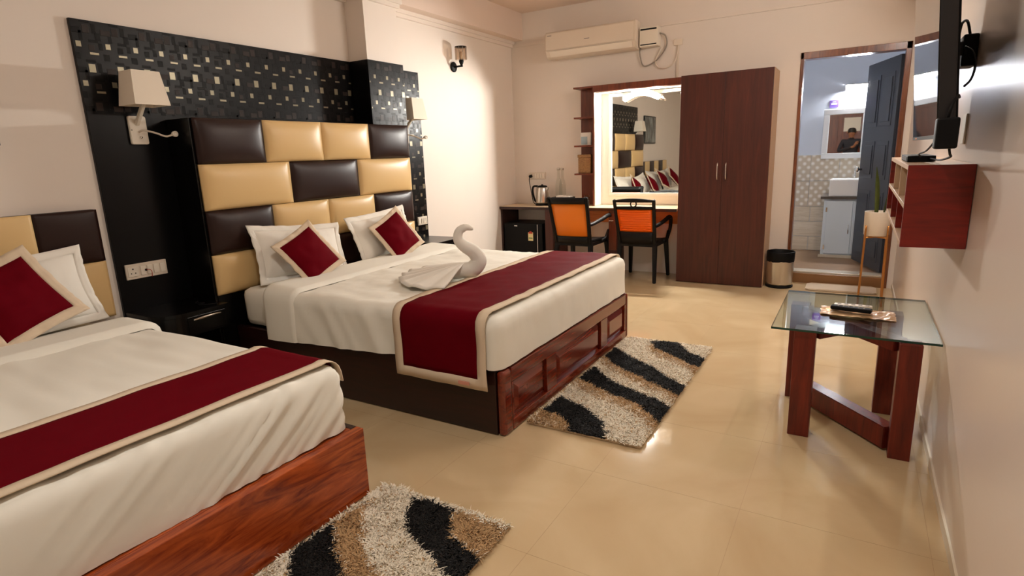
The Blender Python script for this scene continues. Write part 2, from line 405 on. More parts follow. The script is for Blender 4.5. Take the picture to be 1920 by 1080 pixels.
# ================================================================== LAMPS THAT LIGHT THE PLACE
def batten(loc_y0, loc_y1, z, label, x=XR):
    t = thing('tube_light', label, 'tube light', (x, loc_y0, z))
    box('fixture_body', x-.028, x, loc_y0, loc_y1, z-.02, z+.02, M_wplastic, t, .004)
    tube('light_tube', [(x-.045, loc_y0+.02, z), (x-.045, loc_y1-.02, z)], .016, emis('tube_glow', (1, .955, .885, 1), BATTEN) if 'tube_glow' not in MATS else MATS['tube_glow'], t, 12)
    for yy in (loc_y0+.012, loc_y1-.012): box('end_cap', x-.064, x-.026, yy-.012, yy+.012, z-.018, z+.018, M_wplastic, t, .003)
batten(3.9, 5.1, 2.55, 'lit tube light high on the right wall beyond the television')
t = thing('ceiling_light', 'lit round ceiling light over the near end of the room', 'ceiling light', (-.85, .95, ZC))
lathe('housing', [(.17, 0), (.172, -.006), (.17, -.03), (.155, -.032), (.155, -.008), (0, -.008)], -.85, .95, M_wplastic, t, 32, True, ZC)
lathe('diffuser', [(.154, -.012), (.152, -.034), (.10, -.040), (0, -.042)], -.85, .95, emis('ceiling_glow', (1, .955, .88, 1), CEILING), t, 32, True, ZC)
# lamp over the dressing mirror: arched LED bar
D_ = math.radians
ml = thing('mirror_lamp', 'lit arched LED lamp over the dressing mirror', 'lamp', (-2.06, 6.34, 1.93))
arc = [(-2.255+.39*k/16, 6.29, 1.895+.06*math.sin(PI*k/16)) for k in range(17)]
tube('light_bar', arc, [.014, .020, .021, .020, .014], emis('mirror_lamp_glow', (1, .965, .90, 1), MIRROR_LAMP), ml, 12)
V = []; Fc = []; NS = 14
for k, (ax, ay, az) in enumerate(arc):
    t0 = Vector(arc[min(k+1, 16)])-Vector(arc[max(k-1, 0)]); nn = Vector((-t0.z, 0, t0.x)).normalized()
    for q in range(NS+1):
        th = D_(-98)+D_(196)*q/NS
        V.append(Vector((ax, ay, az))+.0275*(math.cos(th)*Vector((0, 1, 0))+math.sin(th)*nn))
for k in range(16):
    for q in range(NS): Fc.append((k*(NS+1)+q, (k+1)*(NS+1)+q, (k+1)*(NS+1)+q+1, k*(NS+1)+q+1))
o = mesh('reflector', V, Fc, M_whitelam, ml, True); o.modifiers.new('thickness', 'SOLIDIFY').thickness = .002
tube('bracket', [(-2.06, 6.345, 1.975), (-2.06, 6.325, 1.985), (-2.06, 6.305, 1.972)], .008, M_chrome, ml, 8)
tube('end_tip', [(-1.862, 6.29, 1.893), (-1.825, 6.29, 1.868)], [.014, .008], M_chrome, ml, 8)
box('back_plate', -2.11, -2.01, 6.318, 6.3295, 1.955, 1.973, M_chrome, ml, .003)
# bathroom LED
bl = thing('bathroom_light', 'lit white LED batten above the bathroom mirror', 'lamp', (-.06, BW, 1.97))
box('housing', -.195, .075, BW-.07, BW, 1.982, 1.992, M_wplastic, bl, .002)
box('diffuser', -.193, .073, BW-.068, BW-.006, 1.948, 1.9815, emis('bath_glow', (.95, .96, 1.0, 1), BATH), bl, .003)
for xx in (-.1945, .0735): box('end_cap', xx-.001 if xx > 0 else xx-.004, xx+.004 if xx > 0 else xx+.001, BW-.07, BW, 1.930, 1.9815, M_wplastic, bl)

# ================================================================== LEFT WALL: PANEL, HEADBOARDS
PX0 = -3.668
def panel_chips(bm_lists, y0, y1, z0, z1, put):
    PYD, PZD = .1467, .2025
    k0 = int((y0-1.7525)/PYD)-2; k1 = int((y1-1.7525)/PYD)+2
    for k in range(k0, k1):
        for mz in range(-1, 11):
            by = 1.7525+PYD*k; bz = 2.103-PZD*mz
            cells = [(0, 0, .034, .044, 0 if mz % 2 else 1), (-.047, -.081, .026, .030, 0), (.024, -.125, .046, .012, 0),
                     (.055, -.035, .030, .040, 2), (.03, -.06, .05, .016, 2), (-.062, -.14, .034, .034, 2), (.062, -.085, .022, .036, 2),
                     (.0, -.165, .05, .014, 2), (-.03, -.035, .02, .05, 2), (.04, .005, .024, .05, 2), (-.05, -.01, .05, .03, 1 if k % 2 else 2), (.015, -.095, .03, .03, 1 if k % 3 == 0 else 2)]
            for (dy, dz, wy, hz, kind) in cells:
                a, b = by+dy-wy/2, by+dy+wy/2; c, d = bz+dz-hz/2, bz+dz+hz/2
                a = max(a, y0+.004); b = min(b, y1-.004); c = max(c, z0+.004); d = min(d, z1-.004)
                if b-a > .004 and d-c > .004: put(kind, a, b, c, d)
def wall_panel(name, label, y0, y1, xf, xb, z1=2.148, glint_z0=0.0):
    t = thing(name, label, 'wall panel', (xb, (y0+y1)/2, 0), 'black patterned wall cladding')
    box('board', xb, xf, y0, y1, 0.0, z1, M_black_lam, t, .002)
    acc = {0: ([], []), 1: ([], []), 2: ([], [])}
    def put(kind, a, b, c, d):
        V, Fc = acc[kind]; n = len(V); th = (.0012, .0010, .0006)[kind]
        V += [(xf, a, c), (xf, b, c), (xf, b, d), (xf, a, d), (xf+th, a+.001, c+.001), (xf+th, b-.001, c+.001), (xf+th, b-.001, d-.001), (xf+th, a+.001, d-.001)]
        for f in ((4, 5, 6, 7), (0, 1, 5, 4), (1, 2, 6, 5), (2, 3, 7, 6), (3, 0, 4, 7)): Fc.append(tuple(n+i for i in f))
    panel_chips(None, y0, y1, glint_z0, z1, put)
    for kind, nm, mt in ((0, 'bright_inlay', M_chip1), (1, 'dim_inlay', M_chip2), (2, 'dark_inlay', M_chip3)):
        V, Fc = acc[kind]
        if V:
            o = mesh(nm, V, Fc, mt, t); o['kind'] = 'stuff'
    return t
wall_panel('wall_panel', 'wide black patterned cladding panel behind the big headboard', 1.68, 3.690, PX0, XL, 2.148, 1.66)  # inlay left out lower down to stand in for its fading reflection
wp = wall_panel('wall_panel', 'black patterned cladding wrapped round the column beside the headboard', 3.692, 4.123, -3.470, -3.49)
box('side_board', XL, -3.4905, 3.692, 3.711, 0, 2.148, M_black_lam, wp, .001)
box('side_board', XL, -3.4905, 4.106, 4.123, 0, 2.148, M_black_lam, wp, .001)
wall_panel('wall_panel', 'narrow black patterned cladding strip beyond the column', 4.125, 4.565, PX0, XL)

def tuft(name, y0, y1, z0, z1, x0, depth, mat, parent, bulge=.036, e=.0015):
    """upholstered block: puffed front"""
    N = 14; V = []; Fc = []
    y0 += e; y1 -= e; z0 += e; z1 -= e
    for i in range(N+1):
        for j in range(N+1):
            u = -1+2*i/N; v = -1+2*j/N
            u = math.copysign(abs(u)**.75, u); v = math.copysign(abs(v)**.75, v)
            h = (max(0, 1-abs(u)**2.6)*max(0, 1-abs(v)**2.6))**.6
            V.append((x0+depth+bulge*h, (y0+y1)/2+u*(y1-y0)/2, (z0+z1)/2+v*(z1-z0)/2))
    for i in range(N):
        for j in range(N):
            a = i*(N+1)+j; Fc.append((a, a+N+1, a+N+2, a+1))
    b = len(V); rim = [i*(N+1) for i in range(N+1)]+[N*(N+1)+j for j in range(1, N+1)]+[i*(N+1)+N for i in range(N-1, -1, -1)]+[j for j in range(N-1, 0, -1)]
    for r in rim: V.append((x0, V[r][1], V[r][2]))
    for k in range(len(rim)):
        k2 = (k+1) % len(rim); Fc.append((rim[k], b+k, b+k2, rim[k2]))
    Fc.append(tuple(b+k for k in range(len(rim))))
    bm = bmesh.new(); vs = [bm.verts.new(v) for v in V]
    for f in Fc: bm.faces.new([vs[i] for i in f])
    bmesh.ops.recalc_face_normals(bm, faces=bm.faces)
    return from_bm(name, bm, mat, parent, True)
hb = thing('headboard', 'tall headboard of staggered cream and dark brown upholstered blocks', 'headboard', (-3.55, 3.085, 0))
box('backing', -3.462, -3.428, 2.118, 4.052, .04, 1.638, M_blackw, hb, .003)
box('side_frame', -3.664, -3.428, 2.100, 2.117, .04, 1.638, M_blackw, hb, .002)
zr = [1.64, 1.367, 1.085, .812, .555]
R1 = [2.114, 2.59, 3.084, 3.57, 4.055]; R2 = [2.114, 2.77, 3.417, 4.055]
for r in range(4):
    br = R1 if r % 2 == 0 else R2
    cols = 'dccd' if r % 2 == 0 else 'cdc'
    for i in range(len(br)-1):
        tuft('padded_block', br[i], br[i+1], zr[r+1], zr[r], -3.427, .016, M_cream if cols[i] == 'c' else M_brown, hb)
hb2 = thing('headboard', 'low headboard of cream and dark brown checked blocks behind the nearer bed', 'headboard', (-3.66, .7, .5))
box('backing', XL+.001, -3.650, -.2, 1.618, .53, 1.144, M_brown, hb2, .003)
for r, (z0, z1) in enumerate(((.856, 1.145), (.535, .856))):
    for i in range(6):
        y1 = 1.62-.303*i
        tuft('padded_block', y1-.303, y1, z0, z1, -3.649, .02, M_brown if (i+r) % 2 == 0 else M_cream, hb2, .014)

# ------------------------------------------------ picture on the left wall at the frame's edge
pc = thing('picture', 'framed dark waterfall picture on the wall above the nearer bed', 'picture', (XL, .9, 1.5))
box('frame', XL, XL+.03, .545, 1.27, 1.49, 2.02, M_black, pc, .004)
def picture_mat():
    mt, nt, b = newmat('waterfall_print'); geo = nt.nodes.new('ShaderNodeNewGeometry'); mp = nt.nodes.new('ShaderNodeMapping')
    mp.inputs['Scale'].default_value = (1, 9, 1.3); nt.links.new(geo.outputs['Position'], mp.inputs[0])
    n = nt.nodes.new('ShaderNodeTexNoise'); n.inputs['Scale'].default_value = 2.2; n.inputs['Detail'].default_value = 6
    nt.links.new(mp.outputs[0], n.inputs['Vector']); r = nt.nodes.new('ShaderNodeValToRGB')
    r.color_ramp.elements[0].color = srgb(26, 34, 34); r.color_ramp.elements[1].color = srgb(150, 160, 158)
    r.color_ramp.elements[0].position = .42; r.color_ramp.elements[1].position = .72
    nt.links.new(n.outputs['Fac'], r.inputs[0]); nt.links.new(r.outputs[0], b.inputs['Base Color']); b.inputs['Roughness'].default_value = .25
    return mt
box('print', XL+.030, XL+.032, .565, 1.25, 1.51, 2.0, picture_mat(), pc)

# ------------------------------------------------ shaded wall lamps with reading arms
def shade_lamp(yc, label):
    t = thing('wall_lamp', label, 'wall lamp', (PX0, yc, 1.575), 'shaded lamps on the black panels')
    pl = prism('back_plate', [(yc-.049, 1.50), (yc-.043, 1.494), (yc+.043, 1.494), (yc+.049, 1.50), (yc+.049, 1.648), (yc+.043, 1.654), (yc-.043, 1.654), (yc-.049, 1.648)], 'x', PX0+.002, PX0+.020, M_wplastic, t, .003)
    for s in (-1, 1): lathe('screw', [(0, .004), (.004, .003), (.0045, 0)], PX0+.0195, yc+s*.04, M_chrome, pl, 8, True, 1.575, 'x')
    obox('arm', (PX0+.015, yc-.004, 1.605), (-3.535, yc+.0, 1.735), .022, .022, M_wplastic, t, .003)
    # tapered rectangular shade, open below and above
    bx0, bx1, by0, by1, zb = -3.625, -3.452, yc-.098, yc+.098, 1.703
    tx0, tx1, ty0, ty1, zt = -3.605, -3.480, yc-.078, yc+.078, 1.888
    V = []; th = .004
    for (e) in (0, th):
        V += [(bx0+e, by0+e, zb), (bx1-e, by0+e, zb), (bx1-e, by1-e, zb), (bx0+e, by1-e, zb), (tx0+e, ty0+e, zt), (tx1-e, ty0+e, zt), (tx1-e, ty1-e, zt), (tx0+e, ty1-e, zt)]
    Fc = []
    for k in range(4):
        k2 = (k+1) % 4
        Fc += [(k, k2, 4+k2, 4+k), (8+k2, 8+k, 12+k, 12+k2), (k2, k, 8+k, 8+k2), (4+k, 4+k2, 12+k2, 12+k)]
    mesh('shade', V, Fc, M_lshade, t)
    lathe('bulb_holder', [(.016, 1.725), (.018, 1.73), (.018, 1.77), (.012, 1.775)], -3.535, yc, M_wplastic, t, 14)
    lathe('bulb', [(.012, 1.775), (.024, 1.80), (.028, 1.82), (.022, 1.842), (0, 1.852)], -3.535, yc, M_wplastic, t, 14)
    neck = spline([(PX0+.02, yc+.0, 1.565), (PX0+.05, yc+.012, 1.572), (PX0+.10, yc+.05, 1.555), (PX0+.13, yc+.09, 1.535), (PX0+.15, yc+.12, 1.545)], 6)
    tube('reading_arm', neck, .0055, M_iplastic, t, 8)
    lathe('reading_head', [(.006, -.03), (.015, -.012), (.017, .008), (.013, .010), (.011, .004), (0, .004)], PX0+.158, yc+.128, M_wplastic, t, 16, True, 1.548, 'x')
    tube('switch_stem', [(PX0+.02, yc+.004, 1.535), (PX0+.03, yc+.004, 1.533)], .006, M_chrome, t, 8)
    return t
shade_lamp(1.93, 'cream shaded wall lamp with reading arm left of the tall headboard')
shade_lamp(4.295, 'cream shaded wall lamp on the narrow strip beyond the tall headboard')
# glass sconce
sc = thing('wall_sconce', 'small black sconce with clear fluted glass shade on the white wall', 'wall lamp', (XL, 5.17, 2.27))
lathe('wall_plate', [(0, 0), (.048, 0), (.05, .004), (.05, .014), (.046, .018), (0, .018)], XL+.001, 5.17, M_bplastic, sc, 28, True, 2.262, 'x')
tube('arm', [(XL+.016, 5.17, 2.262), (XL+.12, 5.17, 2.262)], .0095, M_bplastic, sc, 12)
lathe('cup', [(.009, 2.255), (.011, 2.27), (.020, 2.29), (.026, 2.31), (.022, 2.318), (0, 2.318)], XL+.108, 5.17, M_bplastic, sc, 18)
gl = []
lathe('glass_shade', [(.022, 2.319), (.056, 2.320), (.058, 2.322), (.058, 2.445), (.055, 2.445), (.055, 2.324), (.022, 2.322)], XL+.108, 5.17, M_smoke, sc, 24, False)
lathe('bulb', [(.010, 2.319), (.012, 2.34), (.022, 2.37), (.018, 2.395), (0, 2.405)], XL+.108, 5.17, M_lshade, sc, 14)
lathe('rim', [(.0585, 2.440), (.060, 2.443), (.0585, 2.448), (.0555, 2.448)], XL+.108, 5.17, M_bplastic, sc, 24)
for k in range(10):
    a = 2*PI*k/10
    tube('flute', [(XL+.108+.0585*math.cos(a), 5.17+.0585*math.sin(a), 2.322), (XL+.108+.0585*math.cos(a), 5.17+.0585*math.sin(a), 2.442)], .0016, M_gplastic, sc, 5)
# switch boards
def switchboard(axis, a0, a1, z0, z1, w, label, holes=True):
    t = thing('switch_board', label, 'switch board', ((w, (a0+a1)/2, z0) if axis == 'x' else ((a0+a1)/2, w, z0)))
    def bx(nm, u0, u1, d0, d1, c0, c1, mt, par=t, bev=.0015):
        return box(nm, w+d0, w+d1, u0, u1, c0, c1, mt, par, bev) if axis == 'x' else box(nm, u0, u1, w-d1, w-d0, c0, c1, mt, par, bev)
    bx('plate', a0, a1, .001, .014, z0, z1, M_iplastic, t, .003)
    H = z1-z0; W = a1-a0
    f = bx('socket', a0+.04*W, a0+.28*W, .014, .018, z0+.18*H, z1-.18*H, M_wplastic)
    if holes:
        for (u, v, r) in ((.16, .68, .05), (.11, .4, .04), (.21, .4, .04)):
            if axis == 'x': lathe('pin_hole', [(0, .0006), (H*r, .0005), (H*r, 0)], w+.018, a0+u*W, M_bplastic, f, 10, False, z0+v*H, 'x')
            else: lathe('pin_hole', [(0, -.0006), (H*r, -.0005), (H*r, 0)], a0+u*W, w-.018, M_bplastic, f, 10, False, z0+v*H, 'y')
    for k in range(4):
        u = .34+.16*k
        bx('switch', a0+u*W, a0+(u+.12)*W, .014, .0195+.001*(k % 2), z0+.2*H, z1-.2*H, M_wplastic)
    return t
sb = switchboard('x', 1.722, 1.960, .716, .806, PX0, 'white switch board with socket beside the dark bedside unit')
lathe('usb_port', [(0, .002), (.007, .0015), (.007, 0)], PX0+.0205, 1.832, M_bplastic, sb, 10, False, .762, 'x')
tube('thin_cable', spline([(PX0+.021, 1.834, .762), (PX0+.04, 1.845, .762), (PX0+.035, 1.856, .745), (PX0+.024, 1.858, .715)], 5), .002, M_red, sb, 6)
switchboard('x', 4.40, 4.54, .72, .80, PX0, 'white switch board on the narrow strip beyond the headboard', False)

# ================================================================== BEDS
def lin(a, b, step, brk=()):
    pts = sorted(set([a, b]+[p for p in brk if a < p < b])); out = []
    for p, q in zip(pts[:-1], pts[1:]):
        n = max(1, int(round((q-p)/step)))
        out += [p+(q-p)*k/n for k in range(n)]
    return out+[b]
def cloth_box(x0, x1, y0, y1, z0, z1, r, step, faces, disp=None, hem=None, bx=(), by=(), bz=()):
    """rounded-box skin; returns verts, faces (welded). disp(p, nrm)->offset vector length; hem(x,y)->new z0"""
    X = lin(x0, x1, step, (x0+r, x1-r)+tuple(bx)); Y = lin(y0, y1, step, (y0+r, y1-r)+tuple(by)); Z = lin(z0, z1, step, (z1-r,)+tuple(bz))
    V = []; Fc = []; idx = {}
    def vid(p):
        k = (round(p[0], 5), round(p[1], 5), round(p[2], 5))
        if k not in idx: idx[k] = len(V); V.append(p)
        return idx[k]
    def quad(A, B, fn, flip=False):
        for i in range(len(A)-1):
            for j in range(len(B)-1):
                q = [vid(fn(A[i], B[j])), vid(fn(A[i+1], B[j])), vid(fn(A[i+1], B[j+1])), vid(fn(A[i], B[j+1]))]
                Fc.append(tuple(q[::-1] if flip else q))
    if 'T' in faces: quad(X, Y, lambda a, b: (a, b, z1))
    if 'B' in faces: quad(X, Y, lambda a, b: (a, b, z0), True)
    if 'n' in faces: quad(X, Z, lambda a, b: (a, y0, b))
    if 'f' in faces: quad(X, Z, lambda a, b: (a, y1, b), True)
    if 'R' in faces: quad(Y, Z, lambda a, b: (x1, a, b))
    if 'L' in faces: quad(Y, Z, lambda a, b: (x0, a, b), True)
    out = []
    rl = r if 'L' in faces else -99; rr = r if 'R' in faces else -99
    for p in V:
        lo = Vector((x0+r if 'L' in faces else -1e3, y0+r, z0+r if 'B' in faces else -1e3)); hi = Vector((x1-r if 'R' in faces else 1e3, y1-r, z1-r))
        P = Vector(p); q = Vector([min(max(P[i], lo[i]), hi[i]) for i in range(3)]); d = P-q
        if d.length > 1e-7:
            nrm = d.normalized(); P2 = q+nrm*r
        else: nrm = Vector((0, 0, 1)); P2 = P
        if hem is not None:
            t = 1-min(1, max(0, (P2.z-z0)/(z1-z0)))
            P2.z += (hem(P2.x, P2.y)-z0)*t*t
        if disp is not None: P2 = P2+nrm*disp(P2, nrm)
        out.append(P2)
    return out, Fc
def wrinkle(amp, seed, s=4.0, vert=.0):
    def f(p, n):
        side = 1-abs(n.z)
        a = nz(p.x+seed, p.y*1.3, p.z, s)*amp+nz(p.x*2.3, p.y*2.1+seed, p.z, s*2.2)*amp*.45
        if vert: a += vert*side*(.3 if n.x > .5 else 1)*nz((p.x+p.y+.5*p.z)*9+seed, 0, p.z*1.2, 1.0)
        return a
    return f
def bed_frame(name, label, x0, x1, y0, y1, H, wood_foot, panels, group=None):
    t = thing(name, label, 'bed', ((x0+x1)/2, (y0+y1)/2, 0), group)
    box('deck', x0, x1-.05, y0+.03, y1-.03, H-.05, H-.015, M_bedside, t)
    side = box('side_rail', x0, x1-.041, y0, y0+.03, .005, H, M_bedside, t, .003)
    box('side_rail', x0, x1-.041, y1-.03, y1, .005, H, M_bedside, t, .003)
    box('head_rail', x0, x0+.03, y0+.031, y1-.031, .005, H-.051, M_bedside, t, .003)
    if panels:
        for (ya, yb) in ((y0, y0+.085), (y1-.03, y1)):
            box('corner_post', x1-.040, x1+.006, ya, yb, 0, H+.002, wood_foot, t, .020, 4)
        ya, yb = y0+.086, y1-.031
        box('top_rail', x1-.036, x1, ya, yb, H-.075, H, wood_foot, t, .004)
        box('bottom_rail', x1-.036, x1+.002, ya, yb, 0.005, .062, wood_foot, t, .004)
        prev = ya
        for (p0, p1) in panels:
            if p0-prev > .005: box('stile', x1-.036, x1, prev, p0, .063, H-.076, wood_foot, t, .003)
            pn = box('panel', x1-.030, x1-.020, p0+.001, p1-.001, .063, H-.076, wood_foot, t)
            # raised field with sloping margins
            a, b, c, d = p0+.015, p1-.015, .078, H-.091; e = .035
            V = [(x1-.0199, a, c), (x1-.0199, b, c), (x1-.0199, b, d), (x1-.0199, a, d), (x1-.003, a+e, c+e), (x1-.003, b-e, c+e), (x1-.003, b-e, d-e), (x1-.003, a+e, d-e)]
            mesh('raised_field', V, [(4, 5, 6, 7), (0, 1, 5, 4), (1, 2, 6, 5), (2, 3, 7, 6), (3, 0, 4, 7), (3, 2, 1, 0)], wood_foot, pn)
            prev = p1
        if yb-prev > .005: box('stile', x1-.036, x1, prev, yb, .063, H-.076, wood_foot, t, .003)
    else:
        box('foot_board', x1-.040, x1, y0, y1-.001, .004, H, wood_foot, t, .003)
        box('foot_ledge', x1-.075, x1-.0405, y0+.031, y1-.031, H-.014, H, wood_foot, t, .002)
    return t
BX1, BY0, BY1, BH = -1.392, 2.215, 3.99, .335
bed_frame('wooden_bed', 'carved panelled wooden bed frame under the larger bed with the towel swan', -3.42, BX1, BY0, BY1, BH, M_bedwood, ((2.318, 2.68), (2.80, 3.475), (3.59, 3.935)))
v, f = cloth_box(-3.366, -1.436, 2.238, 3.968, .337, .583, .045, .05, 'TBnfLR', wrinkle(.003, 1, 5))
mt1 = mesh('mattress', v, f, M_sheet, None, True); tag(mt1, 'mattress in white fitted sheet on the panelled bed frame', 'mattress')
def hem1(x, y):
    if x > -1.47: return .345
    return float(np.interp(x, [-3.11, -2.8, -2.2, -2.0, -1.6, -1.47], [.303, .307, .33, .345, .35, .352]))+.004*nz(x*9, y, 0)
du = thing('duvet', 'white duvet tucked over the larger bed beneath the towel swan', 'duvet', (-2.25, 3.1, .60))
def skew(P):   # head edge runs slightly askew
    k = max(0, (-2.55-P.x)/.5); return Vector((P.x-.10*k*(P.y-2.2)/1.8, P.y, P.z))
w_top = wrinkle(.012, 3, 5.5, 0)
def wr1(p, n):
    k = .25 if -2.10 < p.x < -1.40 and n.x < .5 else 1.0      # pressed flat under the runner
    side = 1-abs(n.z)
    a = w_top(p, n)*k*(1-.6*side)
    a += k*side*(.3 if n.x > .5 else 1)*(.016*nz((p.x+p.y+.5*p.z)*11+3, 0, p.z*1.5)+.008)
    return a
v, f = cloth_box(-3.06, -1.402, 2.200, 4.004, .31, .606, .055, .024, 'TnfR', wr1, hem1)
mesh('cover', [skew(p) for p in v], f, M_sheet, du, True)
def dfold(p, n):
    e = min(p.x+3.075, -2.80-p.x); return .034*max(0, min(1, e/.02))**.5*(1-.35*max(0, min(1, (p.x+3.0)/.2)))+.004*nz(p.x*3, p.y*5, p.z*5)+.003*nz(p.x*12, p.y*4, p.z*6)
v, f = cloth_box(-3.075, -2.80, 2.200, 4.004, .30, .606, .055, .022, 'Tnf', dfold, hem1)
mesh('turned_fold', [skew(p) for p in v], f, M_sheet, du, True)
def split_runner(name, label, x0, x1, y0, y1, z0, z1, r, border, hemb, disp, faces='Tnf', xform=None):
    t = thing(name, label, 'bed runner', ((x0+x1)/2, (y0+y1)/2, z1))
    v, f = cloth_box(x0, x1, y0, y1, z0, z1, r, .028, faces, disp, None, (x0+border, x1-border), (), (z0+hemb,))
    inner = []; outer = []
    for q in f:
        c = sum((Vector(v[i]) for i in q), Vector())/4
        side = c.z < z1-r-.001
        (outer if (c.x < x0+border or c.x > x1-border or (side and c.z < z0+hemb)) else inner).append(q)
    for nm, fs, mt in (('panel', inner, M_burg), ('border', outer, M_beige)):
        used = sorted({i for q in fs for i in q}); mp = {u: k for k, u in enumerate(used)}
        V = [v[i] if xform is None else xform(v[i]) for i in used]
        o = mesh(nm, V, [tuple(mp[i] for i in q) for q in fs], mt, t, True)
        s = o.modifiers.new('thickness', 'SOLIDIFY'); s.thickness = .0045 if nm == 'border' else .003; s.offset = 1
    return t
rn1 = split_runner('bed_runner', 'burgundy runner with beige border across the foot of the larger bed', -2.028, -1.455, 2.180, 4.022, .245, .624, .070, .052, .055,
             lambda p, n: .005*nz(p.x*5+9, p.y*6, p.z*5)+.006*nz(p.x*13, p.y*9+4, p.z*8)+(.006*nz(p.x*6, 1, p.z*3) if n.z < .3 else 0))
box('care_tag', -1.620, -1.555, 2.164, 2.170, .262, .280, plain('pink_tag', srgb(214, 150, 130), .6), rn1, .001)

# nearer bed
bed_frame('wooden_bed', 'plain orange-brown wooden bed frame of the nearer bed', -3.60, -1.645, -.23, 1.545, .297, M_bedwood2, None)
v, f = cloth_box(-3.60, -1.735, -.19, 1.485, .299, .548, .045, .05, 'TBnfLR', wrinkle(.003, 5, 5))
tag(mesh('mattress', v, f, M_sheet, None, True), 'mattress in white sheet on the nearer bed frame', 'mattress')
du2 = thing('duvet', 'white duvet with creased foot end over the nearer bed', 'duvet', (-2.4, .65, .57))
def wr2(p, n):
    a = .007*nz(p.x*4, p.y*5+2, p.z*4)
    if n.x > .5:   # pulled diagonal creases at the foot end
        k = max(0, 1-abs(p.y-1.15)/.75)
        a += .034*k*abs(nz((p.y*1.0-p.z*1.3)*17, 3.1, p.z*1.0))+.008*(1-((p.z-.43)/.14)**2)
    else: a += .008*nz(p.x*2.5, p.y*12, 4)*(1 if n.z > .7 else .3)
    return a
v, f = cloth_box(-3.26, -1.698, -.215, 1.512, .300, .573, .05, .016, 'TnfR', wr2, lambda x, y: .302+.006*nz(x*5, y*5, 1))
mesh('cover', v, f, M_sheet, du2, True)
def dfold2(p, n):
    e = min(p.x+3.275, -3.0-p.x); return .032*max(0, min(1, e/.02))**.5+.003*nz(p.x*3, p.y*5, p.z*5)
v, f = cloth_box(-3.275, -3.0, -.215, 1.512, .300, .573, .05, .022, 'Tnf', dfold2)
mesh('turned_fold', v, f, M_sheet, du2, True)
def curl(P):
    P = Vector(P)
    if P.y > 1.44:      # free end lifts off and curls outward
        k = min(1, (.57-P.z)/.1) if P.z < .57 else 0
        P.y += .012*max(0, k)**1.0; P.z += .004
    return P
split_runner('bed_runner', 'burgundy runner with beige border across the nearer bed', -2.165, -1.725, -.235, 1.526, .485, .588, .062, .045, .03,
             lambda p, n: .004*nz(p.x*5+2, p.y*4, p.z*5)+.002*nz(p.x*12, p.y*8, 2), 'Tnf', curl)

# ------------------------------------------------ pillows and cushions
def pillow(name, label, cat, center, wdt, hgt, thick, flange, rot, lean, yawz, m_in, m_fl, group=None, seed=0, ruffle=.006):
    """stands upright facing +X, rotated in its plane by rot, leaning back by lean, turned by yawz"""
    t = thing(name, label, cat, center, group)
    M = Matrix.Rotation(yawz, 3, 'Z') @ Matrix.Rotation(-lean, 3, 'Y') @ Matrix.Rotation(rot, 3, 'X')
    C = Vector(center)
    def place(a, b, d): return C+M @ Vector((d, a, b))
    N = 26
    def edge(u, v):   # sides pull in between the corners
        k = .07
        return u*(1-k*(1-abs(v)**2)), v*(1-k*(1-abs(u)**2))
    V = []; Fc = []
    for s in (1, -1):
        base = len(V)
        for i in range(N+1):
            for j in range(N+1):
                u = -1+2*i/N; v = -1+2*j/N
                u = math.copysign(abs(u)**.8, u); v = math.copysign(abs(v)**.8, v)
                eu, ev = edge(u, v)
                h = (max(0, 1-abs(u)**2.2)*max(0, 1-abs(v)**2.2))**.55
                a, b = eu*(wdt/2-flange), ev*(hgt/2-flange)
                d = s*(thick/2*h+.002)
                d += h*(.012*nz(a*7+seed, b*7, s)+.008*nz(a*16, b*16+seed, s))
                V.append(place(a, b, d))
        for i in range(N):
            for j in range(N):
                q = (base+i*(N+1)+j, base+(i+1)*(N+1)+j, base+(i+1)*(N+1)+j+1, base+i*(N+1)+j+1)
                Fc.append(q if s > 0 else q[::-1])
    mesh('filling', V, Fc, m_in, t, True)
    # flange strip all round
    if flange > 0:
        per = []
        K = 24
        for k in range(K): per.append((-1+2*k/K, -1))
        for k in range(K): per.append((1, -1+2*k/K))
        for k in range(K): per.append((1-2*k/K, 1))
        for k in range(K): per.append((-1, 1-2*k/K))
        V = []; Fc = []; n = len(per)
        for (u, v) in per:
            eu, ev = edge(u, v)
            for q in range(4):
                fx = q/3
                a = eu*(wdt/2-flange)+u*flange*fx-(u*.008*(1-fx)); b = ev*(hgt/2-flange)+v*flange*fx-(v*.008*(1-fx))
                wob = ruffle*fx*(nz(u*4+seed, v*4, 1)+.6*nz(u*11, v*11+seed, 2))
                V.append(place(a, b, wob+.0035+.004*(1-fx)))
        for k in range(n):
            k2 = (k+1) % n
            for q in range(3): Fc.append((k*4+q, k*4+q+1, k2*4+q+1, k2*4+q))
        o = mesh('border', V, Fc, m_fl, t, True)
        s = o.modifiers.new('thickness', 'SOLIDIFY'); s.thickness = .006; s.offset = 0
    return t
D = math.radians
pillow('pillow', 'white pillow propped at the left half of the tall headboard', 'pillow', (-3.245, 2.65, .760), .71, .40, .15, .035, D(-5), D(20), D(-4), M_pillow, M_pillow, 'pillows on the larger bed', 1, .014)
pillow('pillow', 'white pillow propped at the right half of the tall headboard', 'pillow', (-3.245, 3.47, .770), .74, .40, .15, .035, D(3), D(20), D(4), M_pillow, M_pillow, 'pillows on the larger bed', 5, .014)
pillow('cushion', 'burgundy diamond cushion with beige border on the left pillow of the larger bed', 'cushion', (-3.075, 2.575, .765), .372, .372, .12, .031, D(24), D(30), D(-6), M_burg, M_beige, 'burgundy cushions on the larger bed', 2, .012)
pillow('cushion', 'burgundy diamond cushion with beige border on the right pillow of the larger bed', 'cushion', (-3.075, 3.435, .775), .372, .372, .12, .031, D(24), D(26), D(-8), M_burg, M_beige, 'burgundy cushions on the larger bed', 8, .012)
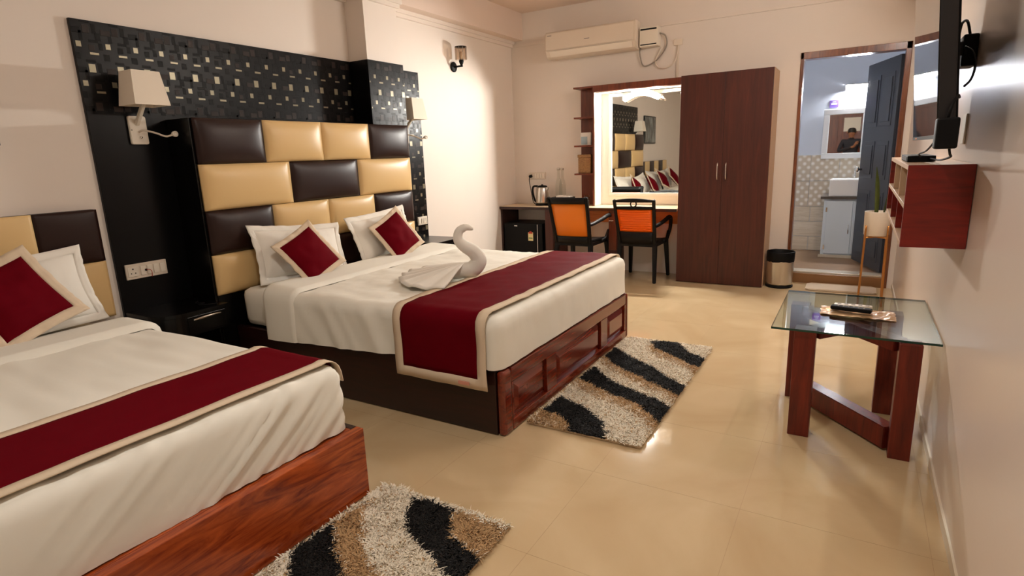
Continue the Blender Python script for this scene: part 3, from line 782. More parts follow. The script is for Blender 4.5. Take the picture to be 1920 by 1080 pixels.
pillow('pillow', 'white pillow behind the burgundy cushion at the frame edge on the nearer bed', 'pillow', (-3.505, 1.12, .752), .74, .42, .14, .035, D(3), D(18), 0, M_pillow, M_pillow, 'pillows on the nearer bed', 11, .014)
pillow('pillow', 'white pillow on the unseen half of the nearer bed, seen in the mirror', 'pillow', (-3.505, .28, .752), .74, .42, .14, .035, D(-3), D(18), 0, M_pillow, M_pillow, 'pillows on the nearer bed', 14, .014)
pillow('cushion', 'burgundy cushion with beige border tilted against the nearer low headboard', 'cushion', (-3.335, 1.075, .785), .42, .42, .11, .040, D(20), D(32), 0, M_burg, M_beige, 'burgundy cushions on the nearer bed', 21, .012)
pillow('cushion', 'burgundy cushion on the unseen half of the nearer bed, seen in the mirror', 'cushion', (-3.335, .28, .800), .42, .42, .11, .040, D(45+10), D(32), 0, M_burg, M_beige, 'burgundy cushions on the nearer bed', 24, .012)

# ------------------------------------------------ towel swan
sw = thing('towel_swan', 'white towel folded into a swan on the larger bed', 'towel', (-2.05, 2.85, .605))
bpt = Vector((-2.055, 2.885, .010)); hd = Vector((-.585, .811, 0)).normalized(); rx = Vector((.811, .585, 0))
neck = [(-.09, .035), (-.02, .045), (.06, .055), (.105, .12), (.075, .19), (.005, .245), (-.035, .30), (-.025, .365), (.02, .395), (.06, .385), (.075, .375)]
pts = spline([bpt+rx*(a*.85)+Vector((0, 0, .624+b*.76)) for a, b in neck], 6)
tube('neck', pts, [.044, .050, .052, .050, .044, .037, .031, .027, .022, .014, .006], M_towel, sw, 18)
V = []; Fc = []; NA, NR = 66, 14
a0, a1 = D(112), D(282)
for j in range(NR+1):
    r = j/NR
    for i in range(NA+1):
        tq = i/NA; a = a0+(a1-a0)*tq
        rad = r*(.46+.03*math.sin(tq*9)+.008*math.sin(tq*PI*17))*(1-.30*abs(tq-.45)**1.2)
        pl = math.sin(tq*PI*17)
        hgt = .075*(1-r)**1.2+.007*r*pl+.016-.006*r
        V.append(bpt+Vector((math.cos(a)*rad, math.sin(a)*rad*.85, .606+max(.003, hgt+.012*math.sin(r*PI)*(1-r)))))
for j in range(NR):
    for i in range(NA):
        q = j*(NA+1)+i; Fc.append((q, q+NA+1, q+NA+2, q+1))
o = mesh('fan_body', V, Fc, M_towel, sw, True); s = o.modifiers.new('thickness', 'SOLIDIFY'); s.thickness = .012; s.offset = 1

# ================================================================== BEDSIDE UNITS
def bedside(y0, y1, label, xf=-3.30, top=.53, bot=.385, handle=True, round_side=-1):
    t = thing('bedside_unit', label, 'bedside unit', (XL, (y0+y1)/2, 0))
    def outline(e=0.0, xb=PX0+.002):
        pts = [(xb, y0), (xb, y1), (xf+e, y1)]
        r = .14
        if round_side < 0:
            c = (xf+e-r, y0+r)
            pts += [(c[0]+r*math.cos(a), c[1]-r*math.sin(a)) for a in [PI/2*k/8 for k in range(9)]]
        else:
            pts += [(xf+e, y0)]
        return pts
    prism('body', outline(), 'z', bot, top-.022, M_blackw, t, .002)
    prism('top', outline(.012), 'z', top-.021, top, M_blackw, t, .002)
    d = box('drawer_front', xf+.0005, xf+.003, y0+.15, y1-.025, bot+.012, top-.032, M_blackw, t, .002)
    if handle:
        h0, h1, zz = y0+.17, y0+.34, (bot+top)/2+.03
        tube('handle', spline([(xf+.03, h0, zz-.004), (xf+.036, (h0+h1)/2, zz+.002), (xf+.03, h1, zz)], 6), [.004, .0075, .0075, .004], M_chrome, d, 10)
        tube('handle_post', [(xf+.008, (h0+h1)/2, zz), (xf+.033, (h0+h1)/2, zz)], .006, M_chrome, d, 10)
    return t
bedside(1.684, 2.095, 'black floating bedside unit with curved front left of the larger bed')
bedside(4.13, 4.56, 'black bedside unit between the larger bed and the white wall', round_side=1, xf=-3.27, top=.60, handle=False)
tube_o = tube('charging_cable', spline([(-3.50, 2.03, .534), (-3.46, 1.99, .534), (-3.42, 2.02, .534), (-3.40, 1.97, .534), (-3.36, 2.0, .534), (-3.33, 2.05, .534)], 6), .003, M_bplastic, None, 6)
tag(tube_o, 'thin black cable lying on the dark bedside unit', 'cable')

# ================================================================== RUGS
def inpoly(px, py, poly):
    c = np.zeros(len(px), bool); n = len(poly)
    for i in range(n):
        x1, y1 = poly[i]; x2, y2 = poly[(i+1) % n]
        m_ = ((y1 > py) != (y2 > py)) & (px < (x2-x1)*(py-y1)/((y2-y1) if abs(y2-y1) > 1e-9 else 1e-9)+x1)
        c ^= m_
    return c
def rug(label, x0, x1, y0, y1, blacks, tanf, nblade=52000, seed=1):
    rs = np.random.RandomState(seed)
    t = thing('rug', label, 'rug', ((x0+x1)/2, (y0+y1)/2, 0), 'striped shaggy bedside rugs')
    box('backing', x0, x1, y0, y1, .001, .012, M_pilebase, t, .003)
    for p in blacks:
        q = [(min(max(a, x0+.002), x1-.002), min(max(b, y0+.002), y1-.002)) for a, b in p]
        if max(b for a, b in q)-min(b for a, b in q) > .02: prism('black_ground', q, 'z', .0115, .0125, M_pblack, t)
    px = rs.uniform(x0, x1, nblade); py = rs.uniform(y0, y1, nblade)
    jx = px+rs.normal(0, .003, nblade); jy = py+rs.normal(0, .003, nblade)
    blk = np.zeros(nblade, bool)
    for p in blacks: blk |= inpoly(jx, jy, p)
    tan = tanf(jx, jy, rs) & ~blk
    cre = ~blk & ~tan
    clx = np.array([nz(a*16, b*16, 1) for a, b in zip(px[::1], py[::1])]); cly = np.array([nz(a*16, b*16, 7) for a, b in zip(px, py)])
    for nm, sel, mt in (('black_pile', blk, M_pblack), ('cream_pile', cre, M_pcream), ('tan_pile', tan, M_ptan)):
        X, Y = px[sel], py[sel]; n = len(X)
        if n == 0: continue
        a = rs.uniform(0, 2*PI, n); wd = rs.uniform(.0022, .0042, n); L = rs.uniform(.012, .022, n)
        lx = clx[sel]*.022+rs.normal(0, .011, n); ly = cly[sel]*.022+rs.normal(0, .011, n)
        z = .010
        P0 = np.stack([X-np.cos(a)*wd, Y-np.sin(a)*wd, np.full(n, z)], 1); P1 = np.stack([X+np.cos(a)*wd, Y+np.sin(a)*wd, np.full(n, z)], 1)
        P2 = np.stack([X+lx*.5+np.cos(a)*wd*.8, Y+ly*.5+np.sin(a)*wd*.8, z+L*.55], 1); P3 = np.stack([X+lx*.5-np.cos(a)*wd*.8, Y+ly*.5-np.sin(a)*wd*.8, z+L*.55], 1)
        P4 = np.stack([X+lx, Y+ly, z+L*.6], 1)
        V = np.stack([P0, P1, P2, P3, P4], 1).reshape(-1, 3)
        off = OFF[t.name]; V = V-np.array(off)
        i0 = np.arange(n)*5
        loops = np.stack([i0, i0+1, i0+2, i0+3, i0+3, i0+2, i0+4], 1).reshape(-1)
        ls = np.stack([np.arange(n)*7, np.arange(n)*7+4], 1).reshape(-1); lt = np.tile([4, 3], n)
        me = bpy.data.meshes.new(nm); me.vertices.add(len(V)); me.vertices.foreach_set('co', V.reshape(-1))
        me.loops.add(len(loops)); me.loops.foreach_set('vertex_index', loops.astype(np.int32))
        me.polygons.add(2*n); me.polygons.foreach_set('loop_start', ls.astype(np.int32)); me.polygons.foreach_set('loop_total', lt.astype(np.int32))
        me.update(); me.validate(); me.materials.append(mt)
        o = bpy.data.objects.new(nm, me); COL.objects.link(o); o.parent = t; o['kind'] = 'stuff'
    return t
RUG1= [[(-1.357, 2.54), (-1.345, 2.752), (-1.188, 2.684), (-1.048, 2.591), (-0.957, 2.452), (-0.939, 2.385), (-1.125, 2.37), (-1.159, 2.451), (-1.233, 2.52)], [(-1.368, 3.05), (-1.356, 3.28), (-1.197, 3.103), (-0.996, 2.999), (-0.872, 2.955), (-0.733, 2.852), (-0.762, 2.655), (-0.816, 2.723), (-0.944, 2.844), (-1.109, 2.899), (-1.274, 2.99)], [(-1.377, 3.487), (-1.365, 3.679), (-1.22, 3.543), (-1.018, 3.407), (-0.857, 3.263), (-0.738, 3.169), (-0.744, 3.028), (-0.887, 3.123), (-1.11, 3.252), (-1.255, 3.356)], [(-1.177, 3.908), (-1.025, 3.994), (-0.887, 3.775), (-0.737, 3.685), (-0.741, 3.493), (-0.895, 3.613), (-1.119, 3.772)]]
RUG2= [[(-1.452, 1.594), (-1.251, 1.59), (-1.195, 1.494), (-1.11, 1.438), (-1.006, 1.392), (-0.972, 1.402), (-0.972, 1.286), (-1.067, 1.273), (-1.129, 1.319), (-1.233, 1.356), (-1.346, 1.426), (-1.401, 1.495)], [(-1.609, 1.333), (-1.546, 1.251), (-1.475, 1.192), (-1.379, 1.137), (-1.288, 1.096), (-1.209, 1.085), (-1.41, 0.978), (-1.52, 1.034), (-1.602, 1.107), (-1.621, 1.153)]]
TAN2= [[(-1.583, 1.508), (-1.561, 1.424), (-1.449, 1.301), (-1.349, 1.222), (-1.259, 1.172), (-1.171, 1.142), (-1.209, 1.085), (-1.288, 1.096), (-1.379, 1.137), (-1.475, 1.192), (-1.546, 1.251), (-1.609, 1.333)], [(-1.251, 1.59), (-0.991, 1.589), (-0.972, 1.402), (-1.006, 1.392), (-1.11, 1.438), (-1.195, 1.494)]]
def tan1(x, y, rs):
    r = np.zeros(len(x), bool)
    for p in RUG1:
        for d in (.03, .07, .11): r |= inpoly(x, y+d+rs.normal(0, .012, len(x)), p) & (rs.uniform(0, 1, len(x)) < .85-d*3)
    return r | (rs.uniform(0, 1, len(x)) < .12) | ((x < -1.13) & (y < 2.56) & (rs.uniform(0, 1, len(x)) < .7))
def tan2(x, y, rs):
    r = np.zeros(len(x), bool)
    for p in TAN2+[[(a, b-.56) for a, b in q] for q in TAN2]: r |= inpoly(x+rs.normal(0, .008, len(x)), y+rs.normal(0, .008, len(x)), p)
    return r | (rs.uniform(0, 1, len(x)) < .05)
rug('shaggy cream and black striped rug at the foot of the larger bed', -1.365, -.765, 2.395, 3.945, RUG1, tan1, 60000, 3)
rug('shaggy cream, tan and black striped rug at the foot of the nearer bed', -1.622, -1.005, .07, 1.615, RUG2+[[(a, b-.56) for a, b in q] for q in RUG2], tan2, 70000, 4)

# ================================================================== DRESSING DESK
YD = 5.97
dk = thing('dressing_desk', 'long cream-topped dressing desk along the far wall', 'desk', (-2.6, 6.18, 0))
box('top', XL+.002, -1.566, YD, YF-.002, .738, .762, M_desktop, dk, .003)
box('front_edge', XL+.002, -1.566, YD-.006, YD-.0005, .728, .760, M_darkedge, dk, .001)
box('side_panel', XL+.003, XL+.028, YD+.02, YF-.004, 0, .737, M_darkedge, dk, .002)
box('divider', -3.085, -2.985, YD+.01, YF-.004, 0, .737, M_wardrobe, dk, .002)
box('divider', -2.305, -2.20, YD+.01, YF-.2, 0, .737, M_wardrobe, dk, .002)
for (a, b) in ((-2.983, -2.307), (-2.198, -1.572)):
    box('bounce_panel', a, b, YF-.03, YF-.012, .56, .737, M_bounce, dk, .002)  # added panel, its orange standing in for chair light on the wall
dd = box('cupboard_door', -2.296, -2.21, YD-.002, YD+.0095, .30, .70, M_vanwood, dk, .002)
tube('handle', [(-2.29, YD-.022, .625), (-2.24, YD-.022, .625)], .005, M_chrome, dd, 8)
# open corner shelf beside the mirror
su = thing('shelf_unit', 'tall brown open shelf unit on the desk beside the mirror', 'shelf', (-2.66, 6.27, .763))
YS = 6.16
box('back_panel', -2.788, -2.563, YF-.018, YF-.002, .764, 2.039, M_vanwood, su)
box('side_board', -2.562, -2.546, YS, YF-.002, .764, 1.985, M_vanwood, su, .001)
box('side_lining', -2.5455, -2.538, YS+.004, YF-.002, .764, 1.985, M_whitelam, su, .001)
for z in (1.108, 1.418, 1.722): box('shelf', -2.788, -2.563, YS, YF-.019, z, z+.018, M_vanwood, su, .001)
box('header', -2.562, -1.566, YS, YF-.002, 1.99, 2.058, M_vanwood, su, .002)
box('shelf', -2.79, -2.5625, YS, YF-.002, 2.04, 2.058, M_vanwood, su, .001)
box('header_lining', -2.545, -1.568, YS+.02, YF-.004, 1.982, 1.9895, M_whitelam, su)
box('niche_back', -2.537, -1.566, YF-.022, YF-.003, .764, 1.981, M_whitelam, su)
# dressing mirror
mr = thing('dressing_mirror', 'large rectangular dressing mirror with white moulded frame', 'mirror', (-2.03, 6.35, .85))
x0, x1, z0, z1, e = -2.44, -1.60, .865, 1.975, .034
for (nm, b) in (('frame_rail', (x0, x1, z0, z0+e)), ('frame_rail', (x0, x1, z1-e, z1)), ('frame_stile', (x0, x0+e, z0+e+.0005, z1-e-.0005)), ('frame_stile', (x1-e, x1, z0+e+.0005, z1-e-.0005))):
    box(nm, b[0], b[1], YF-.050, YF-.0225, b[2], b[3], M_whitelam, mr, .006)
box('glass', x0+e-.004, x1-e+.004, YF-.034, YF-.030, z0+e-.004, z1-e+.004, M_mirror, mr)

# ------------------------------------------------ things on the desk and shelves
kt = thing('electric_kettle', 'steel electric kettle with black handle on the desk', 'kettle', (-3.22, 6.20, .763))
kx, ky = -3.225, 6.20
lathe('base', [(0, .763), (.082, .763), (.085, .770), (.080, .782), (0, .783)], kx, ky, M_bplastic, kt)
lathe('body', [(0, .784), (.078, .785), (.080, .80), (.074, .88), (.064, .965), (.060, .975)], kx, ky, M_steel, kt, 32)
lathe('lid', [(.0605, .974), (.060, .985), (.045, .993), (.012, .997), (.012, 1.006), (0, 1.008)], kx, ky, M_bplastic, kt)
tube('handle', spline([(kx-.055, ky-.01, .985), (kx-.10, ky-.02, .985), (kx-.118, ky-.022, .95), (kx-.112, ky-.02, .88), (kx-.095, ky-.016, .82), (kx-.075, ky-.012, .80)], 6), .012, M_bplastic, kt, 10)
prism('spout', [(kx+.052, .978), (kx+.085, .970), (kx+.064, .925)], 'y', ky-.018, ky+.018, M_steel, kt, .002)
o = tube('power_cord', spline([(-3.455, YF-.045, 1.09), (-3.455, YF-.075, 1.05), (-3.43, YF-.08, .92), (-3.40, YF-.09, .80), (-3.36, 6.27, .769), (-3.32, 6.24, .769)], 7), .0045, M_bplastic, kt, 8)
tube('plug', [(-3.455, YF-.0225, 1.098), (-3.455, YF-.058, 1.096)], [.019, .016], M_bplastic, kt, 12)
switchboard('y', -3.48, -3.265, 1.062, 1.142, YF, 'white switch board above the kettle on the far wall')
for i, (bx_, by_) in enumerate(((-3.055, 6.30), (-2.985, 6.255))):
    b = thing('glass_bottle', ('clear glass water bottle standing nearest the kettle', 'clear glass water bottle standing behind the black tray box')[i], 'bottle', (bx_, by_, .763), 'glass bottles on the desk')
    lathe('glass', [(0, .7635), (.038, .764), (.040, .775), (.040, .98), (.030, 1.04), (.017, 1.08), (.016, 1.16), (.018, 1.165)], bx_, by_, M_glass, b, 20)
    lathe('cap', [(.0185, 1.166), (.0185, 1.190), (.016, 1.193), (0, 1.193)], bx_, by_, M_steel, b, 16)
tb = thing('tray_box', 'black tray box with white sachets on the desk', 'box', (-2.92, 6.13, .763))
boxes('box_body', [(-3.04, -2.80, 6.07, 6.20, .763, .775), (-3.04, -2.80, 6.07, 6.078, .775, .865), (-3.04, -2.80, 6.192, 6.20, .775, .865), (-3.04, -3.032, 6.0785, 6.1915, .775, .865), (-2.808, -2.80, 6.0785, 6.1915, .775, .865)], M_bplastic, tb, .001)
box('sachet', -2.99, -2.90, 6.085, 6.185, .776, .882, M_paper, tb, .004)
box('sachet', -2.89, -2.82, 6.085, 6.185, .776, .876, M_paper, tb, .004)
gt = lathe('glass_tumbler', [(0, .764), (.028, .7645), (.034, .88), (.032, .88), (.026, .772), (0, .771)], -2.66, 6.22, M_glass, None, 20); tag(gt, 'clear drinking glass at the foot of the shelf unit', 'glass')
cd = thing('card_stand', 'small white and blue folded card on the middle shelf', 'card', (-2.66, 6.25, 1.437))
prism('front_leaf', [(-2.74, 1.437), (-2.62, 1.437), (-2.62, 1.575), (-2.74, 1.575)], 'y', 6.24, 6.242, M_paper, cd)
box('print', -2.735, -2.66, 6.2385, 6.2398, 1.445, 1.53, plain('pale_blue_print', srgb(176, 196, 204), .5), cd)
prism('back_leaf', [(-2.74, 1.437), (-2.62, 1.437), (-2.62, 1.572), (-2.74, 1.572)], 'y', 6.27, 6.272, M_paper, cd)
bk = thing('wicker_box', 'brown woven box on the lowest shelf', 'box', (-2.66, 6.25, 1.127))
wk = wood('woven_cane', srgb(84, 50, 26), srgb(186, 140, 84), (4, 4, 20), 5, .5, .2, 3)
box('box_body', -2.755, -2.60, 6.19, 6.33, 1.1265, 1.30, wk, bk, .008)
box('lid', -2.76, -2.595, 6.185, 6.335, 1.3005, 1.335, wk, bk, .006)

# ------------------------------------------------ mini fridge
fr = thing('mini_fridge', 'small black refrigerator with energy label under the desk', 'refrigerator', (-3.4, 6.2, 0))
box('body', -3.645, -3.125, 6.03, 6.36, .015, .565, M_bplastic, fr, .006)
dr_ = box('door', -3.645, -3.125, 5.985, 6.028, .02, .563, M_bplastic, fr, .008)
box('handle_strip', -3.192, -3.186, 5.981, 5.9848, .03, .555, M_chrome, dr_, .0008)
box('badge', -3.50, -3.46, 5.982, 5.9848, .528, .537, M_chrome, dr_, .0005)
lb = box('energy_label', -3.315, -3.250, 5.983, 5.9848, .36, .46, plain('cream_label', srgb(228, 214, 160), .5), dr_)
prism('energy_dial', [(-3.2825+.028*math.cos(PI*k/10), .445+.028*math.sin(PI*k/10)) for k in range(11)], 'y', 5.9825, 5.9829, M_red, lb)
box('energy_stripe', -3.308, -3.257, 5.9825, 5.9829, .385, .398, M_green, lb)
for xx in (-3.60, -3.17):
    for yy in (6.06, 6.32): lathe('foot', [(0, 0), (.018, 0), (.018, .0148), (0, .0148)], xx, yy, M_bplastic, fr, 12)

# ================================================================== WARDROBE
wd = thing('wardrobe', 'tall dark brown two-door wardrobe against the far wall', 'wardrobe', (-1.145, 6.18, 0))
WX0, WX1, WY = -1.562, -.728, 5.99
box('carcass', WX0, WX1, WY+.020, YF-.003, .004, 2.05, M_wardrobe, wd, .002)
box('side_panel', WX1+.0005, WX1+.004, WY+.022, YF-.004, .005, 2.048, plain('beige_carcass_side', srgb(196, 160, 128), .5), wd)
for (a, b, hxx) in ((WX0, -1.1455, -1.185), (-1.1435, WX1, -1.105)):
    d_ = box('door', a, b, WY, WY+.0195, .006, 2.048, M_wardrobe, wd, .0015)
    tube('handle', spline([(hxx, WY-.004, 1.045), (hxx, WY-.026, 1.07), (hxx, WY-.028, 1.13), (hxx, WY-.026, 1.19), (hxx, WY-.004, 1.215)], 5), .0055, M_chrome, d_, 8)

# ================================================================== AIR CONDITIONER, STABILISER
ac = thing('air_conditioner', 'white wall-mounted split air conditioner near the ceiling', 'air conditioner', (-2.62, YF, 2.4))
prof = [(YF-.002, 2.395), (YF-.002, 2.668), (YF-.17, 2.672), (YF-.198, 2.66), (YF-.205, 2.62), (YF-.200, 2.47), (YF-.165, 2.41), (YF-.13, 2.395)]
prism('body', prof, 'x', -3.135, -2.095, M_iplastic, ac, .006)
prism('front_panel', [(YF-.2065, 2.655), (YF-.2065, 2.48), (YF-.2125, 2.48), (YF-.2125, 2.650)], 'x', -3.12, -2.11, M_iplastic, ac, .002)
fl_ = prism('louvre', [(YF-.203, 2.468), (YF-.172, 2.413), (YF-.176, 2.409), (YF-.207, 2.464)], 'x', -3.08, -2.13, M_wplastic, ac, .001)
box('badge', -2.66, -2.60, YF-.2145, YF-.2128, 2.545, 2.553, M_gplastic, ac)
box('label', -3.10, -3.05, YF-.2145, YF-.2128, 2.622, 2.630, M_gplastic, ac)
st = thing('voltage_stabiliser', 'white stabiliser box with dark vents beside the air conditioner', 'stabiliser', (-2.0, YF, 2.43))
box('case', -2.080, -1.885, YF-.11, YF-.002, 2.405, 2.595, M_wplastic, st, .006)
box('vent', -2.07, -1.90, YF-.1125, YF-.1102, 2.565, 2.580, M_bplastic, st)
box('vent', -2.07, -1.90, YF-.1125, YF-.1102, 2.420, 2.430, M_bplastic, st)
tube('supply_cable', spline([(-2.085, YF-.05, 2.42), (-2.10, YF-.03, 2.36), (-2.07, YF-.02, 2.24), (-2.0, YF-.02, 2.235), (-1.90, YF-.02, 2.29), (-1.82, YF-.02, 2.40), (-1.83, YF-.03, 2.50), (-1.884, YF-.05, 2.53)], 6), .007, M_gplastic, st, 8)
tube('white_flex', spline([(-1.87, YF-.02, 2.40), (-1.93, YF-.02, 2.27), (-1.90, YF-.02, 2.20), (-1.80, YF-.02, 2.19), (-1.72, YF-.02, 2.26), (-1.70, YF-.012, 2.40)], 6), .006, M_iplastic, st, 8)
ps = thing('wall_socket', 'small white wall socket with conduit above the wardrobe corner', 'wall socket', (-1.70, YF, 2.42))
box('plate', -1.745, -1.655, YF-.018, YF-.001, 2.395, 2.455, M_iplastic, ps, .003)
boxes('conduit', [(-1.715, -1.69, YF-.012, YF-.001, 2.062, 2.394)], M_iplastic, ps, .002)

# ================================================================== CHAIRS
def chair(label, loc, rotz, sc, kind):
    t = thing('plastic_chair', label, 'chair', loc, 'orange-backed plastic armchairs at the desk', rotz, True)
    t.scale = (sc, sc, sc)
    # seat, slightly dished
    V = []; Fc = []; N = 10
    for s_, zz in ((1, .435), (-1, .405)):
        for i in range(N+1):
            for j in range(N+1):
                u = -1+2*i/N; v = -1+2*j/N
                x = u*(.205+.012*v); y = v*.215
                x *= 1-.06*(abs(v)**6); y *= 1-.05*(abs(u)**6)
                V.append((x, y, zz-.018*(1-u*u)*(1-v*v*.6)+(.0 if v < .7 else -.02*(v-.7)/.3)))
    M_ = (N+1)**2
    for i in range(N):
        for j in range(N):
            a = i*(N+1)+j; q = (a, a+N+1, a+N+2, a+1); Fc += [q, tuple(M_+k for k in q[::-1])]
    rim = [i*(N+1) for i in range(N+1)]+[N*(N+1)+j for j in range(1, N+1)]+[i*(N+1)+N for i in range(N-1, -1, -1)]+[j for j in range(N-1, 0, -1)]
    for k in range(len(rim)):
        a, b = rim[k], rim[(k+1) % len(rim)]; Fc.append((a, M_+a, M_+b, b))
    mesh('seat', V, Fc, M_chair, t, True)
    boxes('seat_skirt', [(-.19, .19, -.212, -.200, .375, .41), (-.19, .19, .19, .203, .375, .41), (-.203, -.191, -.19, .19, .375, .41), (.191, .203, -.19, .19, .375, .41)], M_chair, t, .003)
    for s_ in (-1, 1):
        obox('leg', (.185*s_, -.185, .42), (.205*s_, -.25, 0), .048, .042, M_chair, t, .006, (0, 1, 0), .72)
        obox('leg', (.195*s_, .18, .42), (.215*s_, .225, 0), .048, .042, M_chair, t, .006, (0, 1, 0), .72)
        obox('back_post', (.188*s_, -.195, .39), (.207*s_, -.325, .872), .034, .030, M_chair, t, .006, (1, 0, 0))
        arm = spline([(.203*s_, .185, .40), (.228*s_, .215, .52), (.238*s_, .205, .625), (.238*s_, .15, .655), (.228*s_, 0.0, .630), (.210*s_, -.18, .600), (.197*s_, -.25, .595)], 6)
        tube('arm_rest', arm, [.020, .021, .024, .024, .022, .019, .017], M_chair, t, 10, True, .75)
        tube('arm_bracket', spline([(.210*s_, .02, .41), (.226*s_, .09, .43), (.222*s_, .17, .50)], 5), [.016, .013, .012], M_chair, t, 8)
    def yb(z): return -.195-.130*(z-.39)/.482
    def slab(nm, x0a, x1a, x0b, x1b, za, zb, th, mt, par=t, arch=0.0, n=10):
        V = []; Fc = []
        for i in range(n+1):
            u = i/n; bow = .018*math.sin(PI*u)
            for (xa, xb, zz, k) in ((x0a, x1a, za, 0), (x0b, x1b, zb, 1)):
                x = xa+(xb-xa)*u; z = zz+(arch*math.sin(PI*u) if k else 0); y = yb(z)-bow
                V += [(x, y-th/2, z), (x, y+th/2, z)]
        for i in range(n):
            a = i*4; b = a+4
            Fc += [(a, b, b+2, a+2), (a+1, a+3, b+3, b+1), (a, a+1, b+1, b), (a+2, b+2, b+3, a+3)]
        Fc += [(0, 2, 3, 1), (n*4, n*4+1, n*4+3, n*4+2)]
        return mesh(nm, V, Fc, mt, par, True)
    if kind == 'smooth':
        slab('top_rail', -.190, .190, -.205, .205, .805, .868, .026, M_chair)
        slab('back_insert', -.168, .168, -.186, .186, .475, .804, .012, plain('amber_plastic', srgb(246, 132, 34), .4))
        slab('lower_rail', -.175, .175, -.175, .175, .40, .474, .024, M_chair)
    else:
        slab('top_rail', -.196, .196, -.200, .200, .845, .868, .026, M_chair, t, .018)
        slab('mid_rail', -.192, .192, -.192, .192, .772, .800, .024, M_chair, t, .004)
        ring = [(.030*math.cos(2*PI*k/20), yb(.823)-.018, .828+.030*math.sin(2*PI*k/20)) for k in range(21)]
        tube('ring_ornament', ring, .007, M_chair, t, 8)
        ins = slab('back_insert', -.172, .172, -.188, .188, .535, .771, .010, M_orange)
        for k in range(9):
            z = .55+.024*k; slab('rib', -.165, .165, -.165, .165, z, z+.011, .017, M_orange, ins)
        slab('lower_rail', -.178, .178, -.178, .178, .40, .534, .022, M_chair)
    return t
chair('black plastic armchair with smooth orange back, beside the fridge', (-2.545, 5.80, 0), D(-2), 1.05, 'smooth')
chair('black plastic armchair with ribbed orange back and ring ornament, beside the wardrobe', (-1.94, 6.05, 0), 0, 1.0, 'ribbed')

# ================================================================== BIN, DOORMAT, PLANT
bn = thing('waste_bin', 'round steel waste bin with black liner beside the wardrobe', 'bin', (-.585, 6.13, 0))
lathe('base_ring', [(0, .002), (.122, .002), (.124, .008), (.124, .018), (.118, .02), (0, .02)], -.585, 6.13, M_bplastic, bn)
lathe('body', [(.116, .0205), (.118, .05), (.1225, .275), (.1225, .278), (.119, .278), (.114, .05), (.112, .022)], -.585, 6.13, M_steel, bn, 32)
V = []; Fc = []; SG = 40
for (r, z, wob) in ((.1235, .255, .014), (.126, .285, .004), (.128, .345, .003), (.125, .352, .003), (.119, .345, .002), (.112, .20, .003)):
    for k in range(SG):
        a = 2*PI*k/SG; rr = r+.0025*nz(math.cos(a)*4, math.sin(a)*4, z*9)
        V.append((-.585+rr*math.cos(a), 6.13+rr*math.sin(a), z+wob*nz(math.cos(a)*3, math.sin(a)*3, z*3)))
for i in range(5):
    for k in range(SG): Fc.append((i*SG+k, i*SG+(k+1) % SG, (i+1)*SG+(k+1) % SG, (i+1)*SG+k))
mesh('liner', V, Fc, M_bplastic, bn, True)
mt_ = thing('doormat', 'pale doormat on the floor before the bathroom step', 'doormat', (-.07, 6.19, 0))
prism('pile', [(x, y) for x, y in [(-.35+.04, 6.03), (.20, 6.03), (.235, 6.06), (.235, 6.31), (.20, 6.345), (-.31, 6.345), (-.35, 6.31), (-.35, 6.07)]], 'z', .001, .014, M_mat, mt_, .005)
for yy in (6.05, 6.325): box('hem', -.315, .20, yy-.006, yy+.006, .014, .018, M_mat, mt_, .002)
pl = thing('potted_plant', 'snake plant in a white round planter on the gold stand', 'plant', (.175, 5.72, .58))
pcx, pcy = .172, 5.70
lathe('planter', [(0, .590), (.085, .590), (.092, .60), (.097, .785), (.0975, .79), (.090, .79), (.088, .75), (0, .748)], pcx, pcy, M_pot, pl, 36)
lathe('soil', [(.0875, .753), (.05, .758), (0, .76)], pcx, pcy, M_soil, pl, 24)
def leaf(bx_, by_, ang_, L, wd_, lean, tw):
    V = []; Fc = []; n = 12
    for i in range(n+1):
        u = i/n; wv = wd_*(.55+.9*u-1.0*u*u) if u < .7 else wd_*(.69*(1-(u-.7)/.3)+.02)
        a = ang_+tw*u; c = Vector((bx_+lean[0]*u*u, by_+lean[1]*u*u, .755+L*u))
        d = Vector((math.cos(a), math.sin(a), 0)); nn = Vector((-d.y, d.x, 0))
        for s_ in (-1, 0, 1): V.append(c+d*s_*wv/2+nn*(.005 if s_ == 0 else 0))
        for s_ in (1, 0, -1): V.append(c+d*s_*wv/2-nn*(.003 if s_ else -.001))
    for i in range(n):
        for k in range(6): Fc.append((i*6+k, i*6+(k+1) % 6, (i+1)*6+(k+1) % 6, (i+1)*6+k))
    Fc.append(tuple(range(5, -1, -1))); Fc.append(tuple(n*6+k for k in range(6)))
    mesh('leaf', V, Fc, M_leaf, pl, True)
leaf(pcx-.015, pcy-.01, D(20), .40, .05, (-.03, -.02), .4); leaf(pcx+.04, pcy+.02, D(60), .34, .045, (.075, .02), .5); leaf(pcx-.005, pcy+.03, D(110), .22, .035, (-.01, .03), -.4)
ps_ = thing('plant_stand', 'slim gold four-legged plant stand under the planter', 'plant stand', (.172, 5.70, 0))
for k, (a, b) in enumerate(((-1, -1), (1, -1), (1, 1), (-1, 1))):
    tube('leg', spline([(pcx+a*.078, pcy+b*.078, .68), (pcx+a*.079, pcy+b*.079, .50), (pcx+a*.082, pcy+b*.082, .25), (pcx+a*.086, pcy+b*.086, .002)], 4), .0075, M_brass, ps_, 8)
tube('cross_bar', [(pcx-.078, pcy-.078, .578), (pcx+.078, pcy+.078, .578)], .007, M_brass, ps_, 8)
tube('cross_bar', [(pcx-.078, pcy+.078, .5779), (pcx+.078, pcy-.078, .5779)], .007, M_brass, ps_, 8)

